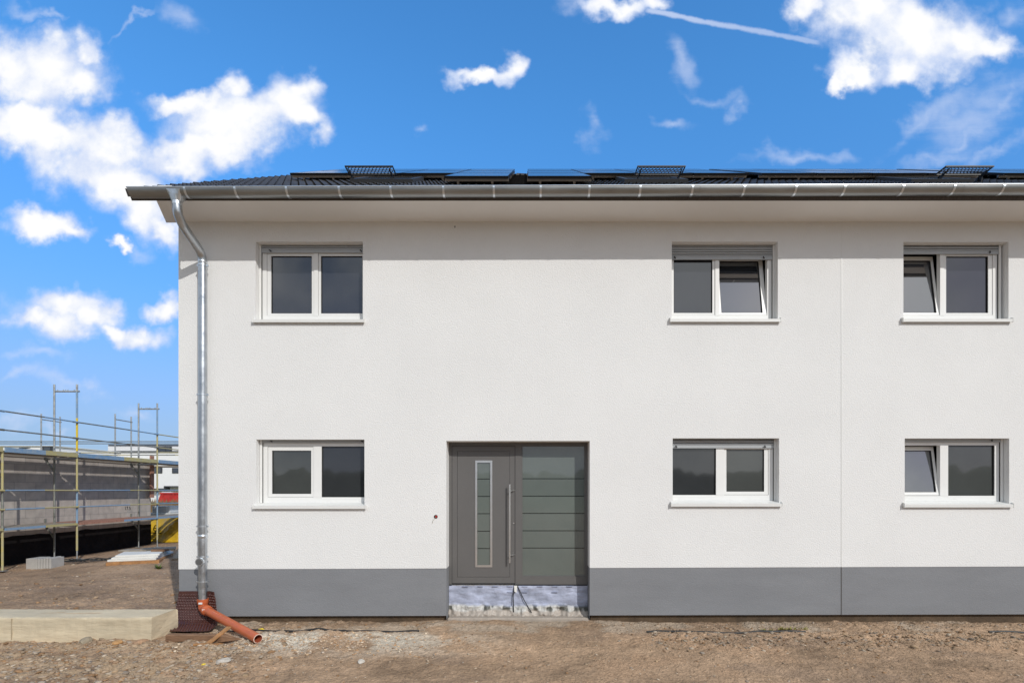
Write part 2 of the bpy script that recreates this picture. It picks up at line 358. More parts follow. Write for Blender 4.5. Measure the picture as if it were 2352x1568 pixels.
M['dirt'] = groundmat()
M['stone'] = mat('gravel stone', (1, 1, 1), .9, var=.2, vs=20, bump=.004, bs=60, spec=.2, attr='tint')

# ------------------------------------------------------------------ ground (one sheet)
def ground_z(x, y):
    x = np.asarray(x, float); y = np.asarray(y, float)
    z = .03*fbm(x*.35, y*.35, 3)*smooth(60, 20, np.abs(x)+np.abs(y))
    near = smooth(-7, -3.4, y)*smooth(9, .6, y)*smooth(-24, -12, x)*smooth(14, 9, x)
    z = z+near*(.022*fbm(x*2.1, y*2.1, 4))
    z = z+smooth(9, 16, y+.0*x)*.06*smooth(-9, -11, x)
    z = z+.17*np.exp(-(((x+10.55)/1.5)**2+((y-6.35)/1.3)**2))  # added mound lifting the white boards out of the house shadow into sunlight
    # trench along the wall foot, filled in front of the door
    door = smooth(-2.1, -1.3, x)*smooth(2.1, 1.3, x)
    wob = .05*fbm(x*1.3, x*0+3.3, 3)
    tr = smooth(-.53, -.485, y+wob)*smooth(.3, .0, y)*smooth(-4.75, -4.3, x)*smooth(11, 9, x)
    z = z+door*smooth(-.7, .05, y)*smooth(.5, .3, y)*.035
    z = z-tr*(1-door)*(.022-.022*smooth(-.42, 0., y))
    edge = np.exp(-((y+wob+.62)/.10)**2)*(1-door)*smooth(-4.2, -3.2, x)
    z = z+edge*.022
    rub = smooth(-2.6, -4.0, x)*smooth(-.75, -1.15, y)*smooth(-12, -9, x)
    z = z+rub*(.045*fbm(x*5, y*6, 4)+.012)
    rub2 = smooth(-4.5, -2.8, x)*smooth(0.4, -1.8, x)*smooth(-.45, -.8, y)*smooth(-1.9, -1.2, y)
    z = z+rub2*(.03*fbm(x*7, y*7, 3)+.01)
    trd = smooth(1.6, 2.6, x)*smooth(-.62, -.78, y)*smooth(-1.55, -1.05, y)
    z = z+trd*(.020*np.sin((x*1.0+y*1.5)*38+3*fbm(x*2, y*2, 2))*(.55+.9*fbm(x*1.7+4, y*3, 2))+.034*fbm(x*4, y*5, 3))
    z = z+near*fbm(x*8+3, y*8, 5, .62)*(.017+.030*smooth(-1.6, -3.2, x)+.010*smooth(1.2, 2.2, x)*smooth(-1.7, -1.2, y))
    return z
def gz(x, y): return float(ground_z(np.array([x]), np.array([y]))[0])
def axis(parts):
    out = []
    for a, b, s in parts: out.append(np.arange(a, b, s))
    return np.concatenate(out)
ex = np.geomspace(1, 2500, 26)
gx = np.concatenate([-22-ex[::-1], axis([(-22, -9, .12), (-9, 9.5, .024), (9.5, 22, .25)]), 22+ex])
gy = np.concatenate([-5-ex[::-1], axis([(-5, -3.0, .06), (-3.0, .12, .018), (.12, 4, .07), (4, 16, .12)]), 16+ex])
GX, GY = np.meshgrid(gx, gy, indexing='ij'); gzv = ground_z(GX, GY)
far = (np.abs(GX) > 24) | (GY > 26)
gzv = np.where(far, gzv*.5, gzv)
def tints(x, y):
    n1_ = fbm(x*.8, y*1.4, 4); n2_ = fbm(x*6, y*6, 3); n3_ = fbm(x*2.3+9, y*2.3, 4)
    base = np.array([.39, .268, .176]); c = np.ones(x.shape+(3,))*base
    c = c*(1+.46*n1_+.32*n2_)[..., None]
    k = smooth(.10, .35, n3_)[..., None]*.6; c = c*(1-k)+np.array([.43, .285, .182])*k          # reddish
    k = smooth(.15, .4, fbm(x*1.1-4, y*1.9, 4))[..., None]*.55; c = c*(1-k)+np.array([.29, .205, .145])*k   # damp dark
    wp = smooth(-4.4, -3.5, x)*smooth(.2, -2.2, x)*smooth(-.5, -.8, y)*smooth(-1.9, -1.0, y)*smooth(-.25, .12, n3_+.3*n2_+.05)
    k = wp[..., None]*.9; c = c*(1-k)+np.array([.60, .55, .46])*k                                 # pale chippings by the pipe mouth
    k = (smooth(-2.9, -4.2, x)*smooth(-.8, -1.3, y)*smooth(-13, -9, x)*smooth(-.3, .2, n2_))[..., None]*.55; c = c*(1-k)+np.array([.42, .32, .21])*k
    st = smooth(-.62, -.46, y)*smooth(.2, 0, y); k = (st*smooth(-.2, .25, n3_))[..., None]*.5; c = c*(1-k)+np.array([.47, .41, .33])*k
    fd = smooth(30, 60, np.abs(x)+np.abs(y))[..., None]; c = c*(1-fd)+np.array([.20, .19, .10])*fd
    return np.clip(c, .02, .9)
gt = tints(GX, GY)
g = grid_obj('ground', np.stack([GX, GY, gzv], -1), len(gx), len(gy), M['dirt'], cols=gt.reshape(-1, 3)); tag(g, kind='structure')

# gravel and stones: uncountable
def rocks(name, n, placer, label, size, seed, gain=1.0):
    r_ = np.random.default_rng(seed)
    t = (1+5**.5)/2
    iv = np.array([(-1,t,0),(1,t,0),(-1,-t,0),(1,-t,0),(0,-1,t),(0,1,t),(0,-1,-t),(0,1,-t),(t,0,-1),(t,0,1),(-t,0,-1),(-t,0,1)])/math.hypot(1, t)
    fc = np.array([(0,11,5),(0,5,1),(0,1,7),(0,7,10),(0,10,11),(1,5,9),(5,11,4),(11,10,2),(10,7,6),(7,1,8),(3,9,4),(3,4,2),(3,2,6),(3,6,8),(3,8,9),(4,9,5),(2,4,11),(6,2,10),(8,6,7),(9,8,1)])
    X, Y = placer(r_, n); n = len(X); S = size[0]*(size[1]/size[0])**(r_.random(n)**2.6)
    Z = ground_z(X, Y)
    a = r_.random(n)*6.283; V = iv[None]*(1+.45*(r_.random((n, 12, 1))-.5))
    sc3 = np.stack([1+.6*r_.random(n), .7+.5*r_.random(n), .3+.35*r_.random(n)], -1); V = V*sc3[:, None, :]
    ca, sa = np.cos(a)[:, None], np.sin(a)[:, None]
    tl = (r_.random(n)-.5)*.7
    Vx = V[..., 0]*ca-V[..., 1]*sa; Vy = V[..., 0]*sa+V[..., 1]*ca; Vz = V[..., 2]+Vx*tl[:, None]
    P = np.stack([Vx*S[:, None]+X[:, None], Vy*S[:, None]+Y[:, None], Vz*S[:, None]+Z[:, None]+.10*S[:, None]], -1).reshape(-1, 3)
    Fc = (fc[None]+12*np.arange(n)[:, None, None]).reshape(-1, 3)
    me = bpy.data.meshes.new(name); me.vertices.add(len(P)); me.vertices.foreach_set('co', P.astype(np.float32).ravel())
    me.loops.add(Fc.size); me.loops.foreach_set('vertex_index', Fc.ravel().astype(np.int32)); me.polygons.add(len(Fc))
    me.polygons.foreach_set('loop_start', np.arange(0, Fc.size, 3, dtype=np.int32)); me.update(); me.validate(); me.materials.append(M['stone'])
    pal = np.array([(.36,.28,.20),(.42,.34,.26),(.31,.22,.15),(.48,.42,.34),(.33,.21,.12),(.33,.29,.25),(.40,.30,.20)])
    cc = pal[r_.integers(0, len(pal), n)]*(.74+.36*r_.random((n, 1)))*np.array([1.04, .98, .92])*gain; cc = np.repeat(cc, 12, 0)
    at = me.color_attributes.new('tint', 'FLOAT_COLOR', 'POINT'); at.data.foreach_set('color', np.concatenate([cc, np.ones((len(cc), 1))], 1).astype(np.float32).ravel())
    o = bpy.data.objects.new(name, me); col.objects.link(o); tag(o, label, 'gravel', kind='stuff'); return o
def clear(X, Y):   # keep stones off the concrete beam and the house
    ok = ~((X < -4.95) & (Y > -1.02) & (Y < -.38)) & ~((X > -5.4) & (Y > -.02) & (Y < 10.4))
    return X[ok], Y[ok]
def pl_rubble(r, n):
    X = -9+5.8*r.random(n)**.8+1.0*r.normal(size=n)*.3; Y = -.98-1.75*r.random(n); return clear(X, Y)
def pl_pale(r, n):
    X = -3.1+1.1*r.normal(size=n); Y = -1.05+.30*r.normal(size=n); k = (Y < -.62) & (X > -4.6); return clear(X[k], Y[k])
def pl_all(r, n):
    X = -9+18*r.random(n); Y = -2.9+2.9*r.random(n); return clear(X, Y)
def pl_trench(r, n):
    X = -4.3+12.5*r.random(n); Y = -.62+.6*r.random(n); k = (np.abs(X) > 1.4); return clear(X[k], Y[k])
def pl_back(r, n):
    X = -15+9.4*r.random(n); Y = -.3+9*r.random(n)**1.3; return clear(X, Y)
rocks('gravel', 7500, pl_rubble, 'loose rubble and stones before the sandy concrete beam', (.004, .036), 1)
rocks('gravel', 2600, pl_pale, 'pale chippings around the mouth of the orange pipe', (.005, .024), 2, 1.45)
rocks('gravel', 6500, pl_all, 'small stones scattered over the brown dirt', (.0035, .022), 3)
rocks('gravel', 2600, pl_trench, 'small stones lying in the strip along the wall foot', (.004, .025), 4)
def pl_tread(r, n):
    X = 1.7+7*r.random(n); Y = -.92+.22*r.normal(size=n); k = (Y < -.6) & (Y > -1.5); return X[k], Y[k]
rocks('gravel', 3200, pl_tread, 'brown dirt crumbs along the tracks below the right windows', (.006, .034), 6, .80)
rocks('gravel', 2200, pl_back, 'stones on the dirt between house and scaffold', (.006, .04), 5)

# ------------------------------------------------------------------ HOUSE
house = tag(empty('terraced_house', (0, 0, 0)), 'long white rendered two storey house with dark tiled roof and solar panels', 'house')
XL, XR, YB = -5.347, 16.0, 10.2
EZ, TP = 6.13, .639                       # soffit height, roof slope
PANG = math.atan(TP); RY0, RZ0 = -.66, 6.206; RIDGE_Y = 5.1
def roofz(y): return RZ0+(y-RY0)*TP
def pl_top(x): return .819+(x-XL)*(.863-.819)/(7.6-XL)
def pl_bot(x): return .097+(x-XL)*(.13-.097)/(7.6-XL)
WIN = [  # x0 x1 lip_bottom top shutter_z left right mull_centre
 dict(a=PX(603, 8.13), b=PX(852, 8.13), mc=PX(726.5, 8.13), x0=(587.2-VX)/150, x1=(833.5-VX)/150, lip=4.582, zt=5.83, sh=5.7065, l='sash', r='sash', g=('glassA', 'glassA')),
 dict(a=PX(1528, 8.13), b=PX(1772, 8.13), mc=PX(1647, 8.13), x0=(1543-VX)/150, x1=(1786.6-VX)/150, lip=4.590, zt=5.83, sh=5.601, l='sash', r='tilt', ta=-9.5, g=('glassA', 'glassT')),
 dict(a=PX(2036, 8.13), b=PX(2289.7, 8.13), mc=PX(2163, 8.13), x0=(2075-VX)/150, x1=(2316.5-VX)/150, lip=4.590, zt=5.825, sh=5.686, l='tilt', r='sash', ta=-8, g=('glassT', 'glassA')),
 dict(a=PX(605, 8.13), b=PX(854, 8.13), mc=PX(729.7, 8.13), x0=(588.7-VX)/150, x1=(837.1-VX)/150, lip=1.745, zt=2.804, sh=2.762, l='sash', r='fixed', g=('glassB', 'glassC')),
 dict(a=PX(1531, 8.13), b=PX(1775, 8.13), mc=PX(1653.5, 8.13), x0=(1545-VX)/150, x1=(1789.5-VX)/150, lip=1.780, zt=2.823, sh=2.679, l='fixed', r='sash', g=('glassC', 'glassB')),
 dict(a=PX(2042, 8.13), b=PX(2294, 8.13), mc=PX(2167.6, 8.13), x0=(2078-VX)/150, x1=(2318-VX)/150, lip=1.768, zt=2.821, sh=2.773, l='tilt', r='fixed', ta=-9, g=('glassT', 'glassB')),
]
DX0, DX1, DZ1 = (1025.2-VX)/150, (1354.6-VX)/150, CZ+(1125-1012.2)/150
holes = [(d['x0'], d['x1'], d['lip']+.03, d['zt'], .30) for d in WIN]+[(DX0, DX1, -9, DZ1, .33)]
def wall_front():
    m = MB()
    xs = sorted({XL, XR}|{h[0] for h in holes}|{h[1] for h in holes}|{4.80})
    for i in range(len(xs)-1):
        a, b = xs[i], xs[i+1]; c = (a+b)/2
        hs_ = sorted([(h[2], h[3]) for h in holes if h[0] <= c <= h[1]])
        z = None; segs = []
        lo = ('p',)
        cur = lo
        for (z0, z1) in hs_:
            if z0 > 0: segs.append((cur, z0))
            cur = z1
        segs.append((cur, EZ+.06))
        for (s0, s1) in segs:
            za, zb = (pl_top(a), pl_top(b)) if s0 == lo else (s0, s0)
            m.add([(a, 0, za), (b, 0, zb), (b, 0, s1), (a, 0, s1)], [(0, 1, 2, 3)])
            if s0 == lo: m.add([(a, 0, za), (b, 0, zb), (b, .05, zb), (a, .05, za)], [(0, 3, 2, 1)])
    for (x0, x1, z0, z1, dp) in holes:
        zb = z0 if z0 > 0 else None
        zl, zr = (z0, z0) if zb else (pl_top(x0), pl_top(x1))
        m.add([(x0, 0, zl), (x0, 0, z1), (x0, dp, z1), (x0, dp, zl)], [(0, 1, 2, 3)])
        m.add([(x1, 0, zr), (x1, dp, zr), (x1, dp, z1), (x1, 0, z1)], [(0, 1, 2, 3)])
        m.add([(x0, 0, z1), (x1, 0, z1), (x1, dp, z1), (x0, dp, z1)], [(0, 1, 2, 3)])
        if zb: m.add([(x0, 0, z0), (x0, dp, z0), (x1, dp, z0), (x1, 0, z0)], [(0, 1, 2, 3)])
    # gables and back
    for X, fl in ((XL, 1), (XR, 0)):
        g_ = [(X, 0, pl_top(X)), (X, 0, EZ+.06), (X, 0, roofz(0)-.12), (X, RIDGE_Y, roofz(RIDGE_Y)-.12), (X, YB, roofz(0)-.12), (X, YB, pl_top(X))]
        m.add(g_, [tuple(range(5, -1, -1)) if fl else tuple(range(6))])
    m.add([(XL, YB, 0), (XR, YB, 0), (XR, YB, EZ), (XL, YB, EZ)], [(3, 2, 1, 0)])
    return m
wall_front().build('wall', M['stucco'], house)
# plinth, recessed 6 mm
r = .006
for a, b in ((XL+r, DX0), (DX1, XR)):
    m = MB(); n = 12
    for i in range(n):
        p, q = a+(b-a)*i/n, a+(b-a)*(i+1)/n
        m.add([(p, r, pl_bot(p)), (q, r, pl_bot(q)), (q, r, pl_top(q)+.01), (p, r, pl_top(p)+.01)], [(0, 1, 2, 3)])
        m.add([(p, r, pl_bot(p)), (q, r, pl_bot(q)), (q, .08, pl_bot(q)), (p, .08, pl_bot(p))], [(0, 3, 2, 1)])
    if a < 0:
        m.add([(DX0, r, .05), (DX0, .33, .05), (DX0, .33, pl_top(DX0)), (DX0, r, pl_top(DX0))], [(3, 2, 1, 0)])
        m.add([(XL+r, r, .1), (XL+r, YB, .1), (XL+r, YB, .83), (XL+r, r, .83)], [(3, 2, 1, 0)])
    else: m.add([(DX1, r, .05), (DX1, .33, .05), (DX1, .33, pl_top(DX1)), (DX1, r, pl_top(DX1))], [(0, 1, 2, 3)])
    m.build('plinth', M['plinth'], house)
m = MB(); m.box(XL+.06, DX0-.02, .07, .4, -.4, .3); m.box(XL+.06, XL+.2, .4, YB, -.4, .2); m.build('foundation', M['found'], house)
m = MB(); m.box(DX1+.02, XR, .07, .4, -.4, .3); m.build('foundation', M['found'], house)
# movement joint between the two halves
XJ = (1933-VX)/150
m = MB(); m.box(XJ-.008, XJ+.008, -.004, .02, pl_top(XJ)+.002, EZ); m.build('movement_joint', M['sill'], house)
m = MB(); m.box(XJ-.004, XJ+.004, -.001, .02, pl_bot(XJ), pl_top(XJ)-.002); m.build('movement_joint', M['door'], house)
# soffit box
m = MB()
pts = [(-5.26, -.60), (XR+.3, -.60), (XR+.3, .02), (-5.547, .02)]
m.prism(pts, 'z', EZ, EZ+.05); m.build('soffit', M['soffit'], house)
m = MB(); m.prism([(-5.255, -.585), (-5.05, -.585), (-5.36, .0), (-5.542, .0)], 'z', EZ+.0501, EZ+.22)
m.build('verge_box', M['soffit'], house)
m = MB(); m.box(-5.50, XR+.3, -.625, -.602, EZ-.001, EZ+.13)
for i in range(230): m.box(-5.45+i*.09, -5.442+i*.09, -.628, -.625, EZ+.002, EZ+.05)
m.build('fascia_board', M['fascia'], house)
# ---- roof tiles
ct_, st_ = math.cos(PANG), math.sin(PANG)
SL = (RIDGE_Y-RY0)/ct_
XV0, XV1 = -5.60, 16.3
def S(x, s, h=0): return (x, RY0+s*ct_-h*st_, RZ0+s*st_+h*ct_)
def tile_field(name, x0, x1, flip, dens_):
    per = .125; nx = int((x1-x0)/per*dens_)+1; xs = np.linspace(x0, x1, nx)
    ph = (xs/per) % 1.0
    roll = .042*np.exp(-((ph-.5)/.17)**2)+.004*np.cos(2*np.pi*ph)
    crs = .333; nc = int(SL/crs)+1; rows = []
    for k in range(nc):
        rows += [(k*crs-.012, .034), (min((k+1)*crs, SL), .004)]
    V = np.zeros((nx, len(rows)+1, 3))
    V[:, 0, :] = np.stack([xs, np.full(nx, S(0, -.012, 0)[1]), np.full(nx, S(0, -.012, 0)[2])], -1)
    for j, (s, h) in enumerate(rows):
        jit = .004*np.sin(np.floor(xs/per/2)*12.9898+j*4.1)
        hh = h+roll+jit*.5
        V[:, j+1, 0] = xs; V[:, j+1, 1] = RY0+s*ct_-hh*st_; V[:, j+1, 2] = RZ0+s*st_+hh*ct_
    if flip: V[..., 1] = 2*RIDGE_Y-V[..., 1]
    return V, nx, len(rows)+1
V, a, b = tile_field('r', XV0, XV1, False, 10)
roof = grid_obj('roof', V, a, b, M['tile'], house, smooth=False)
V, a, b = tile_field('r', XV0, XV1, True, 4)
grid_obj('rear_slope', V, a, b, M['tile'], roof, smooth=False)
m = MB()
for sgn in (0, 1):
    p = [S(0, -.02, -.03), S(0, SL, -.03), S(0, SL, -.10), S(0, -.02, -.10)]
    m = MB(); m.prism([(2*RIDGE_Y-q[1] if sgn else q[1], q[2]) for q in p], 'x', XV0+.01, XV1-.01); m.build('roof_boarding', M['fascia'], roof)
m = MB()
x = XV0
while x < XV1:
    m.tube([(x, RIDGE_Y, roofz(RIDGE_Y)-.03), (x+.40, RIDGE_Y, roofz(RIDGE_Y)-.035)], [.10, .085], 14); x += .38
m.build('ridge_tile', M['tile'], roof)
# verge tiles: stepped flank along the left edge
m = MB()
for k in range(int(SL/.333)+1):
    p = [S(0, k*.333-.012, .05), S(0, min((k+1)*.333, SL), .02), S(0, min((k+1)*.333, SL), -.08), S(0, k*.333-.012, -.05)]
    m.prism([(q[1], q[2]) for q in p], 'x', XV0-.03, XV0+.02)
m.build('verge_tile', M['tile'], roof)
# ---- gutter
GC, GR = -.693, .095
def gutz(x): return 6.206+(x+5.68)*.0034
GX0, GX1 = PX(291.4, 7.212), 16.2
m = MB(); n = 18; L0 = []
def gut_ring(x, rr):
    return [(x, GC+rr*math.cos(math.pi+math.pi*i/n), gutz(x)+rr*math.sin(math.pi+math.pi*i/n)) for i in range(n+1)]
xs = np.linspace(GX0, GX1, 24)
for i in range(len(xs)-1):
    for rr, fl in ((GR, 0), (GR-.003, 1)):
        A = gut_ring(xs[i], rr); B = gut_ring(xs[i+1], rr); k = n+1
        m.add(A+B, [((j, j+1, k+j+1, k+j) if not fl else (j, k+j, k+j+1, j+1)) for j in range(n)], 0, True)
cap = gut_ring(GX0, GR); m.add(cap, [tuple(range(n+1))])
gutter = m.build('gutter', M['zincg'], house)
m = MB(); m.tube([(GX0-.01, GC-GR+.004, gutz(GX0)+.004), (GX1, GC-GR+.004, gutz(GX1)+.004)], .0105, 10); m.build('gutter_bead', M['zincl'], gutter)
bpx = [424, 539.5, 657.6, 778.5, 897, 1018, 1134, 1242, 1354, 1471, 1591, 1710, 1829, 1941, 2075, 2193, 2306, 2420]
for x in bpx:
    X = PX(x, 7.22); m = MB(); k = n+1
    for rr in (GR+.004,):
        A = gut_ring(X-.015, rr); B = gut_ring(X+.015, rr)
        m.add(A+B, [(j, j+1, k+j+1, k+j) for j in range(n)], 0, True)
        A2 = gut_ring(X-.015, GR); m.add(A+A2, [(j, k+j, k+j+1, j+1) for j in range(n)]); B2 = gut_ring(X+.015, GR); m.add(B+B2, [(j, j+1, k+j+1, k+j) for j in range(n)])
    m.box(X-.015, X+.015, GC-GR-.0055, GC-GR+.010, gutz(X)-.02, gutz(X)+.002)
    m.build('gutter_bracket', M['zincl'], gutter)
for x in (803, 1609, 2215):      # soldered seams
    X = PX(x, 7.22); m = MB(); k = n+1; A = gut_ring(X-.006, GR+.0025); B = gut_ring(X+.006, GR+.0025)
    m.add(A+B, [(j, j+1, k+j+1, k+j) for j in range(n)], 0, True); m.build('gutter_seam', M['zincg'], gutter)
# ---- downpipe
PXX, PR = -4.90, .060
path = [(PXX, -.700, 6.075), (PXX, -.695, 5.95), (PXX, -.67, 5.885), (PXX, -.60, 5.80), (PXX, -.50, 5.752), (PXX, -.30, 5.662), (PXX, -.20, 5.61), (PXX, -.142, 5.555), (PXX, -.122, 5.49), (PXX, -.120, 5.40), (PXX, -.12, 3.0), (PXX, -.12, 1.2), (PXX, -.12, .33)]
def refine(P, it=2):
    P = [Vector(p) for p in P]
    for _ in range(it):
        Q = [P[0]]
        for i in range(len(P)-1): Q += [P[i]*.75+P[i+1]*.25, P[i]*.25+P[i+1]*.75]
        P = Q+[P[-1]]
    return P
m = MB(); m.tube(refine(path), PR, 24); pipe = m.build('downpipe', M['zinc'], house)
m = MB(); zt_ = gutz(PXX)-.02; zb_ = 6.055
top = [(PXX-.128, GC-.102, zt_), (PXX+.128, GC-.102, zt_), (PXX+.128, GC+.09, zt_), (PXX-.128, GC+.09, zt_)]
nn = 20; ring0 = []; ring1 = []; ring2 = []
for i in range(nn):
    t = 2*math.pi*i/nn; c_, s_ = math.cos(t), math.sin(t); q = max(abs(c_), abs(s_))
    ring0.append((PXX+.125*c_/q, GC+.098*s_/q, zt_)); ring1.append((PXX+.098*(c_*.5+.5*c_/q), GC+.088*(s_*.5+.5*s_/q), 6.13)); ring2.append((PXX+.066*c_, GC-.005+.066*s_, zb_))
m.add(ring0+ring1+ring2, [(a*nn+j, a*nn+(j+1) % nn, (a+1)*nn+(j+1) % nn, (a+1)*nn+j) for a in (0, 1) for j in range(nn)], 0, False)
m.tube([(PXX, GC-.005, zb_+.004), (PXX, GC-.005, zb_-.05)], .0645, 20); m.build('hopper', M['zincl'], pipe)
for z, rr, h in ((5.465, .066, .02), (1.335, .068, .026)):
    m = MB(); m.tube([(PXX, -.12, z-h), (PXX, -.12, z-h*.5), (PXX, -.12, z+h*.5), (PXX, -.12, z+h)], [PR+.001, rr, rr, PR+.001], 24); m.build('pipe_joint', M['zincl'], pipe)
for y in (610, 906, 1208, 1278, 1335):
    z = PZ(y, 7.88); m = MB(); m.tube([(PXX, -.12, z-.010), (PXX, -.12, z+.010)], PR+.006, 24); m.box(PXX-.012-.075, PXX-.058, -.135, -.105, z-.012, z+.012); m.box(PXX+.058, PXX+.085, -.135, -.105, z-.012, z+.012)
    m.box(PXX-.008, PXX+.008, -.07, 0, z-.006, z+.006); m.build('pipe_clamp', M['zincl'], pipe)
z = PZ(1290, 7.78); a_ = R(3); dv = Vector((math.sin(a_), -math.cos(a_), 0)); c0 = Vector((PXX+.0, -.12, z))
m = MB(); m.tube([c0+dv*.03, c0+dv*.085], .052, 24); m.tube([c0+dv*.085, c0+dv*.092, c0+dv*.100], [.058, .06, .058], 24); m.tube([c0+dv*.100, c0+dv*.103], [.046, .044], 24, 1); m.build('cleaning_cap', [M['zincl'], M['zincg']], pipe)

# ---- solar panels
PW, PH, G = 1.01, 1.68, .02
def panel(x0, row):
    s0 = 1.19+row*(PH+G)
    def B(mb, xa, xb, sa, sb, ha, hb):
        v = [S(x, s, h) for h in (ha, hb) for (x, s) in ((xa, sa), (xb, sa), (xb, sb), (xa, sb))]
        mb.add(v, [(0,3,2,1),(4,5,6,7),(0,1,5,4),(1,2,6,5),(2,3,7,6),(3,0,4,7)])
    m = MB(); f = .011
    B(m, x0, x0+PW, s0, s0+f, .128, .168); B(m, x0, x0+PW, s0+PH-f, s0+PH, .128, .168)
    B(m, x0, x0+f, s0+f, s0+PH-f, .128, .168); B(m, x0+PW-f, x0+PW, s0+f, s0+PH-f, .128, .168)
    p = m.build('solar_panel', M['pvframe'], house)
    m = MB(); B(m, x0+f, x0+PW-f, s0+f, s0+PH-f, .133, .1665); m.build('solar_glass', M['pvglass'], p)
    for q in (.08, .8):
        m = MB(); sq = s0+PH*q; B(m, x0-.008, x0+PW+.008, sq-.02, sq+.02, .088, .1278)
        for xx in (x0+.2, x0+.75): B(m, xx-.018, xx+.018, sq-.02, sq+.015, .01, .088)
        m.build('mounting_rail', M['rail'], p)
def cols_(x0, n, rows): 
    for i in range(n):
        for rw in rows: panel(x0+i*(PW+G), rw)
cols_(-.31-PW, 1, (0, 1, 2)); cols_(-.31-PW-3*(PW+G), 3, (1, 2))
cols_(.0, 1, (0, 1, 2)); cols_(PW+G, 3, (1, 2))
cols_(4.35, 4, (1, 2)); cols_(8.85, 5, (1, 2)); 
# ---- roof steps and skylights
def roof_step(x0):
    x1 = x0+.80; y0, y1, zt = .66, .91, 7.405
    m = MB()
    for (a, b, c, d) in ((x0, x1, y0, y0+.02), (x0, x1, y1-.02, y1), (x0, x0+.015, y0+.02, y1-.02), (x1-.015, x1, y0+.02, y1-.02)): m.box(a, b, c, d, zt-.020, zt)
    st = m.build('roof_step', M['black'], house)
    m = MB(); R_ = .034; hx = R_*math.sqrt(3); nxh = 13
    for j in range(5):
        for i in range(nxh+1):
            cx = x0+.03+i*hx+(hx/2 if j % 2 else 0); cy = y0+.025+j*R_*1.5
            for e in range(3):
                t0, t1 = R(30+60*e), R(90+60*e)
                p = (cx+R_*math.cos(t0), cy+R_*math.sin(t0)); q = (cx+R_*math.cos(t1), cy+R_*math.sin(t1))
                if all(x0+.01 <= k[0] <= x1-.01 and y0+.01 <= k[1] <= y1-.01 for k in (p, q)): m.bar((p[0], p[1], zt-.010), (q[0], q[1], zt-.010), .007, .011)
    m.build('grating', M['black'], st)
    for xx in (x0+.06, x1-.06):
        m = MB(); zr = roofz(.95)+.01
        m.prism([(xx-.075, zr-.02), (xx-.05, zr+.03), (xx-.022, zr+.075), (xx-.016, zt-.05), (xx+.016, zt-.05), (xx+.022, zr+.075), (xx+.05, zr+.03), (xx+.075, zr-.02)], 'y', .885, .90)
        m.prism([(.66, zt-.05), (.90, zt-.05), (.97, roofz(.97)), (.86, roofz(.86)+.01), (.82, zt-.09)], 'x', xx-.008, xx+.008)
        m.build('bracket', M['black'], st)
for x0 in (-3.035, 1.82, 6.937): roof_step(x0)
def skylight(x0):
    x1 = x0+1.06; s0, s1 = 1.77, 2.86
    if x0 < 5: s1 = 2.86
    m = MB()
    def B(xa, xb, sa, sb, ha, hb, mi=0):
        v = [S(x, s, h) for h in (ha, hb) for (x, s) in ((xa, sa), (xb, sa), (xb, sb), (xa, sb))]
        m.add(v, [(0,3,2,1),(4,5,6,7),(0,1,5,4),(1,2,6,5),(2,3,7,6),(3,0,4,7)], mi)
    B(x0, x1, s0, s0+.07, .0, .11); B(x0, x1, s1-.07, s1, .0, .11); B(x0, x0+.07, s0+.07, s1-.07, 0, .11); B(x1-.07, x1, s0+.07, s1-.07, 0, .11)
    sk = m.build('skylight', M['anth'], house)
    m = MB(); B(x0+.07, x1-.07, s0+.07, s1-.07, .05, .10); m.build('pane', M['pvglass'], sk)
for x0 in (-2.99, 1.63, 6.45): skylight(x0)

